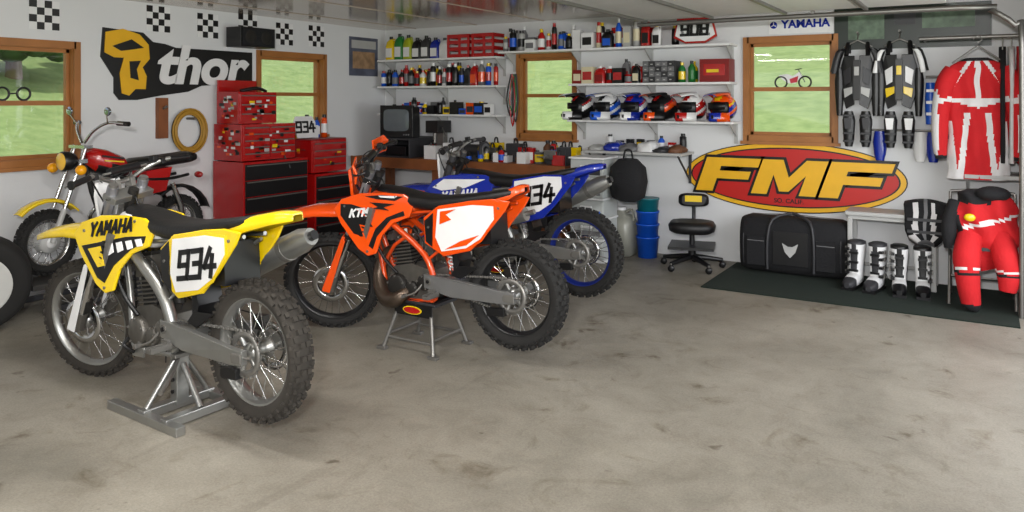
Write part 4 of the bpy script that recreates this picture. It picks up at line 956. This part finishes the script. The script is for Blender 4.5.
for i in range(5):
    a=2*PI*i/5+.3; x,y=.29*math.cos(a),.29*math.sin(a); mb.tube([(0,0,.11),(x*.5,y*.5,.095),(x,y,.075)],[.03,.026,.02],BLK,8)
    mb.lathe([(.004,-.012),(.032,-.012),(.032,.012),(.004,.012)],BLK,c=(x,y,.032),axis='y',n=12); mb.cyl((x,y,.05),(x,y,.08),.01,STL,n=8)
mb.cyl((0,0,.1),(0,0,.36),.025,BLK); mb.cyl((0,0,.1),(0,0,.22),.036,BLK)
mb.loft([sring((0,0,z),a,a*.92,'xy',24,3) for z,a in [(.34,.17),(.36,.21),(.41,.22),(.44,.20),(.45,.15)]],SEAT)
mb.tube([(0,.17,.36),(0,.24,.42),(0,.24,.62)],.018,BLK,8,3)
mb.loft([sring((0,y,.62),a,b,'xz',40,3.5) for y,a,b in [(.20,.11,.05),(.215,.145,.065),(.24,.145,.065),(.25,.11,.05)]],BLK)
mb.bx(-.08,.08,.192,.20,.605,.665,YEL)
mb.bx(-.21,.21,-.2,.2,.20,.225,BLK)
mb.obj('shop_stool',loc=(-2.36,7.16,0),rot=(0,0,.25))
# ------------------------------------------------------------------ garage door, tracks
mb=MB()
for y in (6.76,3.34):
    pts=[(XR-.10,y,.0),(XR-.10,y,2.0),(XR-.14,y,2.15),(XR-.30,y,2.27),(XR-.5,y,2.30),(-2.75,y,2.30)]
    mb.tube(pts,.020,STL,6,3)
    for x in (-2.7,-1.2): mb.bx(x-.015,x+.015,y-.01,y+.01,2.3,CEIL,STL)
mb.obj('garage_door_track')
mb=MB(); dw=mat('door_white',(200,200,197),.5)
for i in range(4): mb.bx(-2.7+i*.62,-2.7+i*.62+.61,3.42,6.70,2.335,2.375,dw); mb.bx(-2.66+i*.62,-2.66+i*.62+.03,3.42,6.70,2.31,2.335,STL)
mb.obj('door_1',bevel=.004)
mb=MB(); mb.cyl((XR-.10,3.3,2.42),(XR-.10,6.95,2.42),.02,STL)
hx=[(XR-.10+.035*math.cos(k*.9),5.4+k*.006,2.42+.035*math.sin(k*.9)) for k in range(200)]; mb.tube(hx,.005,DGR,4); mb.obj('door_torsion_spring')
mb=MB(); mb.bx(XR-.03,XR,6.70,6.84,0,2.25,dw); mb.bx(XR-.03,XR,3.26,3.40,0,2.25,dw); mb.bx(XR-.03,XR,3.26,6.84,2.25,2.36,dw); mb.obj('trim_1')
mb=MB(); mb.bx(XR-.045,XR-.03,6.79,6.84,0,2.2,STL); mb.obj('trim_2')
mb=MB()
for y in (.2,2.2): 
    mb.bx(-3.7,-2.3,y-.08,y+.08,CEIL-.10,CEIL-.03,WHT)
    for s in (-.035,.035): mb.cyl((-3.65,y+s,CEIL-.11),(-2.35,y+s,CEIL-.11),.016,WHT,n=10)
mb.obj('added_ceiling_fixtures')  # unseen fixture bodies, added overhead to go with the added fill lamps
# ------------------------------------------------------------------ lights
def area(name,loc,tgt,sx,sy,p,c=(1,1,1)):
    l=bpy.data.lights.new(name,'AREA'); l.shape='RECTANGLE'; l.size=sx;l.size_y=sy;l.energy=p;l.color=c
    o=bpy.data.objects.new(name,l);S.collection.objects.link(o);o.location=loc
    o.rotation_euler=(Vector(tgt)-Vector(loc)).to_track_quat('-Z','Y').to_euler();return o
area('added_ceiling_fill',(-3.0,2.2,2.36),(-3,2.2,0),1.4,.2,34,(1,.98,.95)); area('added_ceiling_fill',(-3.0,.2,2.36),(-3,.2,0),1.4,.2,30,(1,.98,.95))  # two added lamps out of view, filling the room from above
area('door_daylight',(XR+.6,5.0,1.7),(-3.5,5.2,.7),3.2,2.0,100,(.97,.98,1))
area('door_daylight',(XR+.6,1.1,1.7),(-4,3,.9),3.,2.0,75,(.97,.98,1))
area('camera_flash',(-.1,-.3,1.95),(-3.2,6.2,1.4),.2,.15,165,(1,.99,.97))
sun=bpy.data.lights.new('sun','SUN'); sun.energy=3.4; sun.angle=.05; so=bpy.data.objects.new('sun',sun); S.collection.objects.link(so); so.rotation_euler=(math.radians(38),0,0)
w=bpy.data.worlds.new('world'); S.world=w; w.use_nodes=True; w.node_tree.nodes['Background'].inputs[0].default_value=(.84,.89,1,1); w.node_tree.nodes['Background'].inputs[1].default_value=1.0
cd=bpy.data.cameras.new('camera'); cd.sensor_width=36; cd.lens=770/1024*36; cd.shift_y=-(256-100)/1024
co=bpy.data.objects.new('camera',cd); S.collection.objects.link(co); co.location=(0,0,1.6); co.rotation_euler=(PI/2,0,math.radians(31.4)); S.camera=co
S.view_settings.view_transform='Standard'
